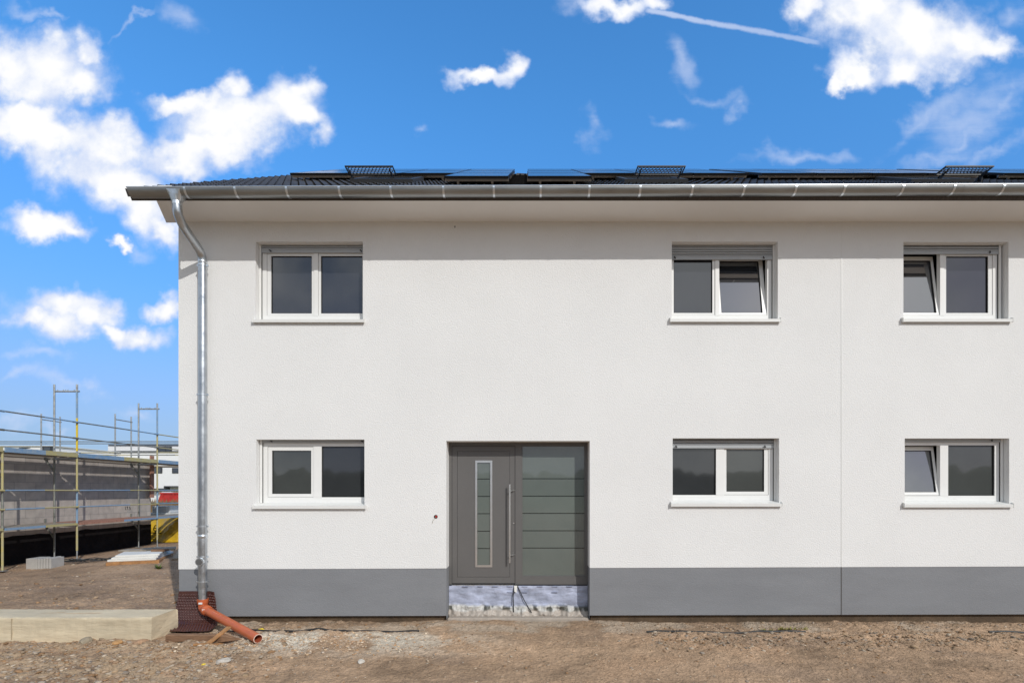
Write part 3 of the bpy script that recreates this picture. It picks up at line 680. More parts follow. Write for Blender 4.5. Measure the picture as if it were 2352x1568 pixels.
# ---- windows
GU, FR, SA, FY = .035, .068, .060, .125
def ring(mb, x0, x1, z0, z1, wl, wr, wb, wt, y0, y1, mi=0, Mx=None):
    mb.box(x0, x1, y0, y1, z0, z0+wb, mi, Mx); mb.box(x0, x1, y0, y1, z1-wt, z1, mi, Mx)
    mb.box(x0, x0+wl, y0, y1, z0+wb, z1-wt, mi, Mx); mb.box(x1-wr, x1, y0, y1, z0+wb, z1-wt, mi, Mx)
def make_window(d):
    x0, x1, lip, zt = d['x0'], d['x1'], d['lip'], d['zt']; zb = lip+.090
    a, b = d['a'], d['b']; zf = zt-.02
    lower = lip < 3
    fb = .085 if lower else .070
    twin = d['l'] != 'fixed' and d['r'] != 'fixed'
    mw = .062 if twin else .125
    mc = d['mc']
    ml, mr = mc-mw/2, mc+mw/2
    fm = MB(); ring(fm, a, b, zb, zf, FR, FR, fb, .075, FY, FY+.07)
    fm.box(ml, mr, FY-.004, FY+.066, zb+fb-(.01 if twin else 0), zf-.075)
    if lower:
        for q in (.12, .42, .60, .9): fm.box(a+(b-a)*q-.016, a+(b-a)*q+.016, FY-.003, FY, zb+.028, zb+.036)
    w_ = fm.build('window', M['pvc'], house)
    # glazing
    for side, kind, gl in (('l', d['l'], d['g'][0]), ('r', d['r'], d['g'][1])):
        xa, xb = (a+FR, ml) if side == 'l' else (mr, b-FR); za, zc = zb+fb, zf-.075
        if kind == 'fixed':
            m = MB(); ring(m, xa, xb, za, zc, .008, .008, .008, .008, FY+.012, FY+.05); m.build('gasket', M['gap'], w_)
            m = MB(); m.box(xa+.008, xb-.008, FY+.030, FY+.040, za+.008, zc-.008); m.build('pane', M[gl], w_)
        else:
            Mx = None
            if kind == 'tilt': Mx = Matrix.Translation((0, FY+.03, za)) @ Matrix.Rotation(R(d['ta']), 4, 'X') @ Matrix.Translation((0, -FY-.03, -za))
            m = MB(); e = .004; sl_, sr_ = (SA, .036) if side == 'l' else (.036, SA)
            ring(m, xa+e, xb-e, za+e, zc-e, sl_, sr_, .048 if lower else .03, SA, FY+.008, FY+.065, 0, Mx)
            s_ = m.build('sash', M['pvc'], w_)
            gx0, gx1, g0, g1 = xa+e+sl_, xb-e-sr_, za+e+(.048 if lower else .03), zc-e-SA
            m = MB(); ring(m, gx0, gx1, g0, g1, .007, .007, .007, .007, FY+.018, FY+.05, 0, Mx); m.build('gasket', M['gap'], w_)
            m = MB(); m.box(gx0+.007, gx1-.007, FY+.034, FY+.044, g0+.007, g1-.007, 0, Mx); m.build('pane', M[gl], w_)
    # dark seams beside the sashes
    m = MB()
    if d['l'] != 'fixed' and d['l'] != 'tilt': ring(m, a+FR, ml, zb+fb, zf-.075, .0038, .0038, .0038, .0038, FY+.010, FY+.03)
    if d['r'] != 'fixed' and d['r'] != 'tilt': ring(m, mr, b-FR, zb+fb, zf-.075, .0038, .0038, .0038, .0038, FY+.010, FY+.03)
    if m.v: m.build('seam', M['gap'], w_)
    # guide rails
    for xa, xb, xg in ((a-GU, a-.006, a-.006), (b+.006, b+GU, b)):
        m = MB(); m.box(xa, xb, FY-.030, FY+.06, zb-.005, zt-.002); m.box(xg, xg+.006, FY-.012, FY+.06, zb-.005, zt-.002, 1); m.build('guide_rail', [M['pvc'], M['gap']], w_)
    # roller shutter: end bar, slats, stoppers
    m = MB(); zs = d['sh']; p0, p1 = a-.002, b+.002
    m.box(p0, p1, FY-.024, FY-.008, zs, min(zs+.048, zt-.006)); z = zs+.050
    if lower and zt-zs < .05: z = zt
    while z < zt-.012:
        h = min(.037, zt-.006-z)
        m.prism([(FY-.008, z), (FY-.018, z+.003), (FY-.024, z+h*.42), (FY-.018, z+h*.76), (FY-.008, z+h*.82)], 'x', p0, p1); z += .037
    sh = m.build('roller_shutter', M['shut'], w_)
    m = MB(); m.box(p0, p1, FY-.0085, FY-.005, zs+.044, zt-.003); m.build('shutter_slot', M['gap'], w_)
    for q in (.085, .915):
        xc = p0+(p1-p0)*q; m = MB(); m.tube([(xc+.012, FY-.026, zs+.016), (xc-.012, FY-.05, zs+.036)], .009, 8); m.build('shutter_stop', M['anth'], w_)
    # sill
    m = MB(); e0, e1 = x0-.030, x1+.024
    m.prism([(-.048, lip), (-.048, lip+.045), (FY+.005, lip+.090), (FY+.005, lip+.078), (-.042, lip+.036), (-.042, lip)], 'x', e0, e1)
    for xe in (e0-.006, e1): m.prism([(-.052, lip-.004), (-.052, lip+.060), (-.01, lip+.075), (-.002, lip+.070), (-.002, lip+.030), (-.03, lip-.004)], 'x', xe, xe+.008)
    m.build('sill', M['sill'], w_)
    # dark room behind
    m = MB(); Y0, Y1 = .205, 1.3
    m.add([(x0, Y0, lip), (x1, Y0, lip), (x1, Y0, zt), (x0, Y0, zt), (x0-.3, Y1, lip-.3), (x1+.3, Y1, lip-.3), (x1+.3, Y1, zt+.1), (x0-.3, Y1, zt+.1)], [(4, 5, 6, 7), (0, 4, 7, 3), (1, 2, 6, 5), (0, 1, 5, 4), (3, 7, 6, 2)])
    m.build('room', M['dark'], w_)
for d in WIN: make_window(d)

# ---- front door with sidelight
DD = 8.265; DY = DD-8
def dX(x): return PX(x, DD)
def dZ(y): return PZ(y, DD)
zb, zt = dZ(1341.5), DZ1-.002
xl, xr = DX0+.002, DX1-.002
m = MB(); fL, fM0, fM1, fR = dX(1037.7), dX(1183.5), dX(1197.7), dX(1344.6)
m.box(xl, fL, DY, DY+.07, zb, zt); m.box(fM0, fM1, DY, DY+.07, zb, zt); m.box(fR, xr, DY, DY+.07, zb, zt)
m.box(fL, fM0, DY, DY+.07, dZ(1022.8), zt); m.box(fM1, fR, DY, DY+.07, dZ(1022), zt); m.box(fM1, fR, DY, DY+.07, zb, dZ(1323.8))
door = m.build('front_door', M['door'], house)
m = MB(); m.box(fL, fL+.006, DY+.004, DY+.05, dZ(1339), dZ(1022.8)); m.box(fM0-.008, fM0, DY+.004, DY+.05, dZ(1339), dZ(1022.8)); m.box(fL, fM0, DY+.004, DY+.05, dZ(1024), dZ(1022.6)); m.box(fL, fM0, DY+.004, DY+.05, dZ(1340), dZ(1338.6)); m.build('door_seal', M['gap'], door)
lx0, lx1, lz0, lz1 = fL+.006, fM0-.008, dZ(1338.6), dZ(1024)
ix0, ix1, iz0, iz1 = dX(1050), dX(1171), dZ(1324.7), dZ(1035.6)
m = MB(); m.box(lx0, ix0, DY+.006, DY+.06, lz0, lz1); m.box(ix1, lx1, DY+.006, DY+.06, lz0, lz1); m.box(ix0, ix1, DY+.006, DY+.06, iz1, lz1); m.box(ix0, ix1, DY+.006, DY+.06, lz0, iz0)
gx0, gx1, gz0, gz1 = dX(1096), dX(1126), dZ(1297), dZ(1062)
m.box(ix0+.004, gx0, DY+.010, DY+.055, iz0+.004, iz1-.004); m.box(gx1, ix1-.004, DY+.010, DY+.055, iz0+.004, iz1-.004); m.box(gx0, gx1, DY+.010, DY+.055, iz0+.004, gz0); m.box(gx0, gx1, DY+.010, DY+.055, gz1, iz1-.004)
m.box(ix0, ix1, DY+.022, DY+.05, iz0, iz1, 1)
m.build('door_leaf', [M['door'], M['gap']], door)
m = MB(); sx0, sx1, sz0, sz1 = dX(1091.5), dX(1130.5), dZ(1302), dZ(1057)
ring(m, sx0, sx1, sz0, sz1, gx0-sx0, sx1-gx1, gz0-sz0, sz1-gz1, DY+.002, DY+.02); m.build('glass_frame', M['steel'], door)
def striped(xa, xb, za, zc, ys, mb, y0):
    zs = [za]+sorted(dZ(y) for y in ys)+[zc]
    for i in range(len(zs)-1): mb.box(xa, xb, y0, y0+.01, zs[i]+(.006 if i else 0), zs[i+1]-(.006 if i < len(zs)-2 else 0), 0)
    for zz in zs[1:-1]: mb.box(xa, xb, y0+.001, y0+.011, zz-.006, zz+.006, 1)
ly = [980+.31249*q for q in (382, 510, 637, 766, 893)]
m = MB(); striped(gx0, gx1, gz0, gz1, ly, m, DY+.018); m.build('glass_strip', [M['frost'], M['frost2']], door)
ly2 = [980+.31249*q for q in (380, 508, 635, 763, 890)]
px0, px1, pz0, pz1 = fM1, fR, dZ(1323.8), dZ(1022)
m = MB(); bw = .016; striped(px0+bw, px1-bw, pz0+bw, pz1-bw, ly2, m, DY+.026); m.build('sidelight_pane', [M['frost'], M['frost2']], door)
m = MB(); ring(m, px0, px1, pz0, pz1, bw, bw, bw, bw, DY+.010, DY+.05); m.build('glazing_bead', M['door'], door)
hx, hz0, hz1 = PX(1170.9, 8.19), PZ(1291.9, 8.19), PZ(1111.6, 8.19)
m = MB(); m.tube([(hx, DY-.070, hz0), (hx, DY-.070, hz1)], .0135, 14)
for yq in (1127, 1275.5):
    zz = PZ(yq, 8.19); m.tube([(hx, DY-.070, zz), (hx+.075, DY+.004, zz+.006)], .0085, 10)
m.build('handle', M['steel'], door)
m = MB(); c_ = (dX(1180), DY-.004, dZ(1201)); m.tube([c_, (c_[0], DY+.012, c_[2])], .011, 12); m.build('lock', M['steel'], door)
m = MB(); m.box(lx0-.005, lx1+.012, DY-.012, DY+.05, zb-.016, zb-.001); m.build('threshold', M['zincl'], door)
m = MB(); m.box(xl, xr, DY+.06, DY+.3, zb-.3, zt+.02); m.build('hall_dark', M['dark'], door)
# insulation film and footing under the door
nu, nv = 150, 60
U = np.linspace(DX0+.004, DX1-.004, nu); W_ = np.linspace(.06, zb-.014, nv); UU, WW = np.meshgrid(U, W_, indexing='ij')
yy = DY-.02+.012*fbm(UU*5, WW*12, 4)+.006*fbm(UU*18, WW*25, 3)
fold = smooth(.24, .19, WW+.03*fbm(UU*4, UU*0+1, 2)); yy = yy-fold*(.025+.07*(fbm(UU*14, WW*9, 3)+.1)); yy = yy-smooth(.16, .06, WW)*.05
cc = np.ones(UU.shape+(3,))*np.array([.37, .40, .51]); 
k = smooth(.30, .36, WW)*smooth(.46, .40, WW); cc = cc*(1+.42*fbm(UU*4, WW*16, 4)[..., None]+.25*fbm(UU*14, WW*9, 3)[..., None])
tn = smooth(-.04, .08, fbm(UU*9, WW*6+2, 3)); dk_ = np.array([.10, .10, .085]); pl_ = np.array([.52, .51, .48])
ff = fold[..., None]; cc = cc*(1-ff)+ff*(pl_*(1-tn[..., None])+dk_*tn[..., None])
kk = smooth(.15, .11, WW+.04*fbm(UU*6, UU*0, 2))[..., None]; cc = cc*(1-kk)+kk*np.array([.40, .35, .30])
M['filmv'] = mat('bluish film and torn foil', (1, 1, 1), .5, var=.10, vs=8, bump=.006, bs=18, attr='tint')
film = grid_obj('sill_membrane', np.stack([UU, yy, WW], -1), nu, nv, M['filmv'], house, cols=np.clip(cc, .02, .9).reshape(-1, 3))
M['print'] = mat('faded blue print', (.33, .36, .48), .6)
for j, zz in enumerate((zb-.03, zb-.12)):
    for i in range(8):
        if j and i not in (3, 4, 6): continue
        xx = DX0+.22+i*.235; m = MB()
        for q in range(7): m.box(xx+q*.013, xx+q*.013+.008, DY-.040, DY-.02, zz, zz+(.008 if q else .012))
        m.build('faded_print', M['print'], film)
m = MB(); xm = dX(1186)
m.tube([(xm-.03, DY-.03, zb), (xm-.05, DY-.05, zb-.18), (xm-.04, DY-.07, .12)], .008, 8); m.build('loose_cable', M['cable'], film); m = MB(); m.tube([(xm+.01, DY-.03, zb), (xm+.13, DY-.05, zb-.25), (xm+.24, DY-.08, .11)], .007, 8)
m.build('loose_cable', M['cable'], film)
m = MB(); m.add([(xm-.035, DY-.042, zb-.01), (xm+.015, DY-.042, zb-.01), (xm+.005, DY-.05, zb-.12), (xm-.03, DY-.05, zb-.10)], [(0, 3, 2, 1)]); m.build('tape', M['white'], film)
m = MB(); m.bbox(DX0+.004, DX1-.004, .03, .33, -.2, .065, .02); m.build('door_footing', M['foot'], house)
# hole with wire left of the door
cx, cz_ = (1001-VX)/150, CZ+(1125-1186)/150
m = MB(); m.tube([(cx, -.003, cz_), (cx, .03, cz_)], .030, 14, 0); m.tube([(cx+.005, -.006, cz_), (cx+.01, .02, cz_+.004)], .018, 10, 1)
m.tube(refine([(cx, -.004, cz_), (cx-.02, -.02, cz_-.03), (cx-.045, -.012, cz_-.065), (cx-.055, -.006, cz_-.10)]), .0025, 6, 2); m.build('cable_outlet', [M['gap'], M['red'], M['woodg']], house)
# small damage mark under the eaves
m = MB(); m.box((1045-VX)/150-.008, (1045-VX)/150+.006, -.002, .004, CZ+(1125-523)/150, CZ+(1125-519)/150); m.build('plaster_nick', M['gap'], house)

# ------------------------------------------------------------------ orange drain pipe
dr = tag(empty('drain_pipe', (PXX, -.12, .0)), 'orange plastic drain pipe lying out from the foot of the zinc downpipe', 'pipe')
def loc(p): return Vector(p)-Vector((PXX, -.12, 0))
A = Vector((PXX, -.12, .375)); Bp = Vector((PXX+.005, -.125, .25)); E = Vector((-3.545, -1.13, gz(-3.5, -1.15)+.068)); dirp = (E-Bp).normalized()
m = MB(); P_ = refine([loc(A), loc(Bp+Vector((0, 0, .05))), loc(Bp), loc(Bp+dirp*.10), loc(Bp+dirp*.2)], 2); m.tube(P_, .064, 24)
m.tube([loc(A+Vector((0, 0, .015))), loc(A), loc(A-Vector((0, 0, .05))), loc(A-Vector((0, 0, .062)))], [.080, .078, .076, .066], 24)
m.tube([loc(Bp+dirp*.07), loc(Bp+dirp*.085), loc(Bp+dirp*.17), loc(Bp+dirp*.185)], [.066, .078, .075, .065], 24)
el = m.build('elbow', M['orange'], dr)
m = MB(); st_dir = Vector((.2, -1, .0)).normalized()
for q in (A-Vector((-.0, 0, .035)), Bp+dirp*.125+Vector((0, 0, .02))):
    c = q+Vector((.012, -.079, .0)); m = MB(); m.box(*(lambda c: (c.x-.026, c.x+.026, c.y-.004, c.y+.01, c.z-.013, c.z+.013))(loc(c))); m.build('sticker', M['paper'], dr)
m = MB(); r0 = .0605; a0, a1 = loc(Bp+dirp*.16), loc(E)
m.tube([a0, a1], r0, 28, 0, cap=False); m.tube([a1, a0+(a1-a0)*.35], r0-.006, 28, 1, cap=False)
# rim
T = (a1-a0).normalized(); Aax = T.cross(Vector((0, 0, 1))).normalized(); Bax = T.cross(Aax); rim = []
for rr, off in ((r0, 0), (r0-.0085, .002)): rim += [a1+T*off+(Aax*math.cos(6.2832*j/28)+Bax*math.sin(6.2832*j/28))*rr for j in range(28)]
m.add(rim, [(j, (j+1) % 28, 28+(j+1) % 28, 28+j) for j in range(28)], 2)
M['orim'] = mat('pale cut rim', (.75, .55, .45), .5); M['oin'] = mat('pipe inside', (.38, .09, .04), .5)
m.build('pipe', [M['orange'], M['oin'], M['orim']], dr)

# ------------------------------------------------------------------ dimpled membrane at the corner
nu, nv = 150, 190
U = np.linspace(0, 1, nu); W_ = np.linspace(0, 1, nv); UU, WW = np.meshgrid(U, W_, indexing='ij')
# profile (y, z, xl, xr) from top to apron end
prof = [(0, -.018, .49, -5.325, -4.755), (.18, -.03, .40, -5.33, -4.735), (.42, -.07, .22, -5.34, -4.70), (.60, -.16, .085, -5.33, -4.65), (.68, -.25, .045, -5.26, -4.60), (.75, -.30, .045, -5.22, -4.57), (1, -.60, .035, -5.15, -4.50)]
pr = np.array(prof)
fy = np.interp(WW, pr[:, 0], pr[:, 1]); fz = np.interp(WW, pr[:, 0], pr[:, 2]); fl = np.interp(WW, pr[:, 0], pr[:, 3]); fr_ = np.interp(WW, pr[:, 0], pr[:, 4])
mx_ = fl+(fr_-fl)*UU; curl = smooth(.82, 1, UU)*smooth(.7, .1, WW)*.05
fy = fy-curl-.03*np.sin(UU*3.1)*smooth(.2, .6, WW)+.012*fbm(UU*3, WW*4, 2); fz = fz+.018*smooth(.02, 0, WW)*0-.02*UU*smooth(.5, .0, WW)*0+.02*smooth(.6, 1, WW)*np.abs(fbm(UU*3, WW*3, 2))
arc = np.concatenate([[0], np.cumsum(np.hypot(np.diff(pr[:, 1]), np.diff(pr[:, 2])))]); sl = np.interp(WW, pr[:, 0], arc)
per = .040; q = np.floor(sl/per); dimp = 2*(.5+.5*np.cos((mx_/per+.5*(q % 2))*2*np.pi))**2*(.5-.5*np.cos((sl/per)*2*np.pi))**2
amp = .009*smooth(.05, .12, WW)
fy = fy-amp*dimp*(WW < .68)-0*amp; fz = fz+amp*dimp*(WW >= .68)
o = grid_obj('drainage_membrane', np.stack([mx_-(-5.0), fy+.3, fz], -1), nu, nv, M['brown'])
o.location = (-5.0, -.3, 0); so = o.modifiers.new('thick', 'SOLIDIFY'); so.thickness = .004
tag(o, 'dark brown dimpled plastic membrane leaning on the house corner behind the orange pipe', 'membrane')

# ------------------------------------------------------------------ concrete beam
nB = 260
bx0, bx1, by0, by1, bz1 = -16.0, -5.07, -.96, -.44, .311
prof_ = [(by0, -.15), (by0, 0), (by0, .10), (by0, .2), (by0, .28), (by0+.006, bz1-.008), (by0+.02, bz1), (by0+.16, bz1), (by0+.32, bz1), (by1-.02, bz1), (by1, bz1-.012), (by1, .1), (by1, -.15)]
xs_ = np.concatenate([np.linspace(bx0, -9, 60)[:-1], np.linspace(-9, bx1, 200)])
V = np.zeros((len(xs_), len(prof_), 3))
for j, (yy_, zz_) in enumerate(prof_):
    V[:, j, 0] = xs_; V[:, j, 1] = yy_+.012*fbm(xs_*2.3, xs_*0+zz_*9, 4)+.006*fbm(xs_*14, xs_*0+zz_*20, 3); V[:, j, 2] = zz_+.006*fbm(xs_*1.6, xs_*0+yy_*5, 4)+(.006*fbm(xs_*16, xs_*0+j, 2) if zz_ > .2 else 0)
V[-1, :, 0] += .02*fbm(np.arange(len(prof_))*.9, np.zeros(len(prof_)), 3)
V[..., 0] += 9.0; V[..., 1] += .7
bm_ = grid_obj('concrete_beam', V, len(xs_), len(prof_), M['conc'], smooth=False); bm_.location = (-9, -.7, 0)
tag(bm_, 'long sandy concrete foundation beam lying left of the house corner', 'concrete beam')
m = MB(); e = V[-1]; m.add([tuple(p) for p in e], [tuple(range(len(e)))]); m.build('beam_end', M['conc'], bm_)
M['ospray'] = mat('orange chalk mark', (.62, .33, .10), .9); M['concd'] = mat('formwork seam', (.40, .33, .23), .9)
for x in (-6.95, -7.75): m = MB(); m.box(x+9-.004, x+9+.004, by0+.7-.010, by0+.7+.02, .02, .30); m.build('formwork_seam', M['concd'], bm_)
m = MB(); 
for (xa, xb, ya, yb) in ((-6.8, -6.5, -.72, -.66), (-6.45, -5.98, -.74, -.69)):
    m = MB(); m.add([(xa+9, ya+.7, bz1+.006), (xb+9, yb+.7-.01, bz1+.006), (xb+9+.03, yb+.7+.006, bz1+.006), (xa+9+.04, ya+.7+.012, bz1+.006)], [(0, 1, 2, 3)])
    m.build('chalk_mark', M['ospray'], bm_)

# ------------------------------------------------------------------ timber, sticks, leaves, cable
def stake(name, label, cat, a, b, w0, h0, mt, point=0):
    a = Vector(a); b = Vector(b); d = b-a; l = d.length
    rz = math.atan2(d.y, d.x); pit = math.atan2(d.z, math.hypot(d.x, d.y))
    m = MB(); x1 = l-point
    ns = 10
    for i in range(ns):
        xa, xb = x1*i/ns, x1*(i+1)/ns
        wa = w0*(1+.06*math.sin(i*1.7)); wb = w0*(1+.06*math.sin((i+1)*1.7))
        sec = lambda x, w_: [(x, -w_/2, -h0*.42), (x, -w_*.36, -h0/2), (x, w_*.4, -h0/2), (x, w_/2, -h0*.3), (x, w_/2, h0*.36), (x, w_*.34, h0/2), (x, -w_*.38, h0/2), (x, -w_/2, h0*.38)]
        m.add(sec(xa, wa)+sec(xb, wb), [(j, (j+1) % 8, 8+(j+1) % 8, 8+j) for j in range(8)])
        if i == 0: m.add(sec(xa, wa), [tuple(range(7, -1, -1))])
        if i == ns-1:
            if point: m.add(sec(xb, wb)+[(l, 0, -h0*.2)], [(j, (j+1) % 8, 8) for j in range(8)])
            else: m.add(sec(xb, wb), [tuple(range(8))])
    o = m.build(name, mt); o.location = a; o.rotation_euler = (0, -pit, rz); tag(o, label, cat); return o
stake('timber_stake', 'thick brown pointed timber stake lying before the dimpled membrane', 'timber', (-4.84, -.96, gz(-4.8, -.96)+.05), (-3.76, -1.10, gz(-3.8, -1.1)+.045), .10, .095, M['wood'], .28)
stake('broken_batten', 'orange brown broken batten lying across the pointed timber stake', 'timber', (-4.04, -.93, gz(-4.0, -.95)+.16), (-4.12, -1.27, gz(-4.1, -1.27)+.012), .07, .022, M['woodo'])
stake('wood_scrap', 'short flat wood scrap under the broken batten', 'timber', (-4.34, -1.20, gz(-4.3, -1.2)+.012), (-4.00, -1.17, gz(-4.0, -1.17)+.014), .06, .02, M['woodo'])
def leaf(x, y, s, rz, label, zoff=.015):
    m = MB(); m.add([(-s, 0, 0), (-.4*s, .5*s, .15*s), (.5*s, .55*s, .3*s), (1.1*s, .1*s, .1*s), (.4*s, -.5*s, .25*s), (-.5*s, -.45*s, .05*s), (0, 0, .45*s)], [(0, 5, 6), (5, 4, 6), (4, 3, 6), (3, 2, 6), (2, 1, 6), (1, 0, 6)])
    o = m.build('leaf', M['leaf']); o.location = (x, y, gz(x, y)+zoff); o.rotation_euler = (.5, 0, rz); tag(o, label, 'leaf')
leaf(PX(595, 7.55), -.42, .055, .3, 'yellow leaf lying by the wall foot above the orange pipe', .03)
leaf(PX(491, 6.25)-.0, -1.95, .030, 1.2, 'small yellow leaf lying among the rubble stones')
def cable(xs, yo, label, r=.016):
    P_ = [(x, yo+.03*math.sin(x*1.3)+.012*math.sin(x*4.1), gz(x, yo)+r*.3) for x in xs]; m = MB(); m.tube(refine([(p[0]-xs[0], p[1]-yo, p[2]) for p in P_], 1), r, 8)
    o = m.build('cable', M['cable']); o.location = (xs[0], yo, 0); tag(o, label, 'cable')
cable(np.arange(-4.42, -1.45, .16), -.555, 'black cable lying along the wall foot left of the door')
cable(np.arange(1.70, 4.05, .16), -.555, 'black cable lying along the wall foot right of the door')
cable(np.arange(6.6, 9.0, .16), -.555, 'black cable end showing along the wall foot at the right edge')
# larger stones one can tell apart
def rock(x, y, s, c, label, seed):
    r_ = random.Random(seed); import bmesh
    bm = bmesh.new(); bmesh.ops.create_icosphere(bm, subdivisions=2, radius=s)
    for vv in bm.verts:
        k = 1+.22*(math.sin(vv.co.x/s*2.3+seed)*math.cos(vv.co.y/s*2.9+seed*2))+.12*(r_.random()-.5); vv.co *= k; vv.co.z *= .62; vv.co.x *= 1.25
    me = bpy.data.meshes.new('rock'); bm.to_mesh(me); bm.free(); me.materials.append(mat('rock', c, .9, var=.2, vs=18, bump=.006, bs=50))
    o = bpy.data.objects.new('rock', me); col.objects.link(o); o.location = (x, y, gz(x, y)+s*.25); o.rotation_euler = (0, 0, r_.random()*6); tag(o, label, 'rock')
rock(PX(322, 6.85), -1.15, .075, (.36, .22, .13), 'dark brown stone at the foot of the concrete beam', 3)
rock(PX(200, 6.9), -1.12, .085, (.30, .25, .18), 'grey brown lump at the beam foot near the left edge', 5)
rock(PX(272, 6.9), -1.12, .055, (.46, .26, .11), 'orange brown stone at the foot of the concrete beam', 8)
rock(PX(832, 6.2), -1.85, .045, (.54, .50, .44), 'pale flat stone in the dirt below the left windows', 9)
rock(PX(520, 6.1), -1.95, .06, (.46, .42, .37), 'grey flat stone in the rubble below the pipe mouth', 12)

# ------------------------------------------------------------------ unfinished building on the left
WX, WYE = -14.0, 11.4
ub = tag(empty('unfinished_building', (-18.5, 5.5, 0)), 'unfinished grey block walls on a black bitumen base behind the scaffold', 'building')
def L_(m, name, mt, par): o = m.build(name, mt, par); o.location = (18.5, -5.5, 0); return o
m = MB(); z0, z1 = .765, 2.95; y0, y1 = 1.0, WYE; x0 = -24
m.box(WX-.3, WX, y0, y1, z0, z1); m.box(x0, x0+.3, y0, y1, z0, z1); m.box(x0+.3, WX-.3, y0, y0+.3, z0, z1); m.box(x0+.3, WX-.3, y1-.3, y1, z0, z1)
L_(m, 'block_wall', M['brick'], ub)
m = MB(); nn = 40
for i in range(nn):
    a, b = y0+(y1-y0)*i/nn, y0+(y1-y0)*(i+1)/nn; f = lambda t: z0+.02*math.sin(t*3.1)+.015*math.sin(t*8.3)
    m.add([(WX+.012, a, -.4), (WX+.012, b, -.4), (WX+.012, b, f(b)), (WX+.012, a, f(a)), (WX-.1, b, f(b)), (WX-.1, a, f(a))], [(0, 1, 2, 3), (3, 2, 4, 5)])
m.box(x0, WX+.010, y1, y1+.012, -.4, z0); m.box(x0, WX, y0-.012, y0, -.4, z0); m.box(WX-.3, WX+.011, y1-.02, y1+.011, -.4, z0-.03)
L_(m, 'bitumen_base', M['bit'], ub)
m = MB(); m.box(WX-.32, WX+.03, y0, y1, z1, z1+.03); L_(m, 'wall_plate', M['woodg'], ub)
def text_obj(body, size, mt, parent, M4, name):
    cu = bpy.data.curves.new(name, 'FONT'); cu.body = body; cu.size = size; cu.extrude = .002
    to = bpy.data.objects.new(name, cu); me = to.to_mesh().copy(); to.to_mesh_clear(); bpy.data.objects.remove(to)
    me.transform(M4); me.materials.append(mt); o = bpy.data.objects.new(name, me); col.objects.link(o); o.parent = parent; return o
yw = WX*-1*F/(VX-293)-8
text_obj('17.5', .17, M['gap'], ub, Matrix.Translation((WX+.006+18.5, yw-5.5-.15, 1.34)) @ Matrix.Rotation(R(90), 4, 'Z') @ Matrix.Rotation(R(90), 4, 'X'), 'number_mark')
m = MB(); m.box(-.02, .02, -.09, .09, 0, 1.55); o = m.build('corner_board', M['woodr']); o.location = (-13.88, WYE-.1, 1.75); tag(o, 'reddish board standing upright at the end of the block wall', 'board')

# ------------------------------------------------------------------ scaffolds
XI, XO = -13.59, -12.94
def std_tube(x, y, segs, parent, sx, sy):
    m = MB(); mats = []; 
    for (z0_, z1_, k) in segs:
        if M[k] not in mats: mats.append(M[k])
        m.tube([(x-sx, y-sy, z0_), (x-sx, y-sy, z1_)], .0255, 12, mats.index(M[k]), cap=True)
    return m.build('standard', mats, parent)
sca = tag(empty('scaffold', (-13.2, 8.0, 0)), 'frame scaffold with blue and yellow toe boards along the block wall', 'scaffold')
sx, sy = -13.2, 8.0
def T(p): return (p[0]-sx, p[1]-sy, p[2])
Ys = [12.87-8, 15-8, 18.25-8, 21.4-8]; DL, DU, ZT = 1.05, 2.97, 5.06
outs = [[(.06, 1.05, 'yellow'), (1.05, 2.05, 'galvd'), (2.05, 3.0, 'yellow')],
        [(.30, 1.05, 'yellow'), (1.05, 2.05, 'blue'), (2.05, 2.95, 'yellow'), (2.95, 3.15, 'galv'), (3.15, 4.09, 'yellowb'), (4.09, 4.85, 'blue'), (4.85, ZT, 'galv')],
        [(.30, 1.03, 'yellow'), (1.03, 2.05, 'blue'), (2.05, 3.1, 'yellow'), (3.1, 3.96, 'yellow'), (3.96, 4.85, 'blue'), (4.85, ZT, 'galv')],
        [(.1, 3, 'blue'), (3, ZT, 'galv')]]
for i, y in enumerate(Ys):
    g0 = gz(XO, y); zt2 = ZT if i else 3.0
    std_tube(XO, y, outs[i], sca, sx, sy); std_tube(XI, y, [(.25, 3.0, 'galvd')]+([(3.0, zt2, 'galv')] if i else []), sca, sx, sy)
    for x in (XI, XO):
        m = MB(); m.tube([T((x, y, g0+.03)), T((x, y, .34))], .019, 10); m.box(x-sx-.075, x-sx+.075, y-sy-.075, y-sy+.075, g0+.03, g0+.042); m.build('base_jack', M['galv'], sca)
    for z in (DL-.04, DU-.05)+((ZT-.20,) if i else ()):
        m = MB(); m.tube([T((XI-.0, y, z)), T((XO+(.07 if z > 4 else 0), y, z))], .024, 10)
        if z > 4:
            for q in (.15, .4, .5, .6, .88): m.tube([T((XI+.65*q, y, ZT-.20)), T((XI+.65*q, y, ZT-.145))], .010, 6)
        m.build('transom', M['galv'], sca)
    for z in (DL-.04, DU-.05):        # console bracket on the wall side
        m = MB(); m.bar(T((XI, y, z)), T((-13.86, y, z)), .04, .05); m.bar(T((XI, y, z-.36)), T((-13.84, y, z-.02)), .03, .04); m.box(-13.87-sx, -13.83-sx, y-sy-.02, y-sy+.02, z-.03, z+.20); m.tube([T((XI, y, z-.02)), T((XI, y, z+.09))], .04, 10); m.build('console_bracket', M['galvd'], sca)
Ye = [1.0]+Ys
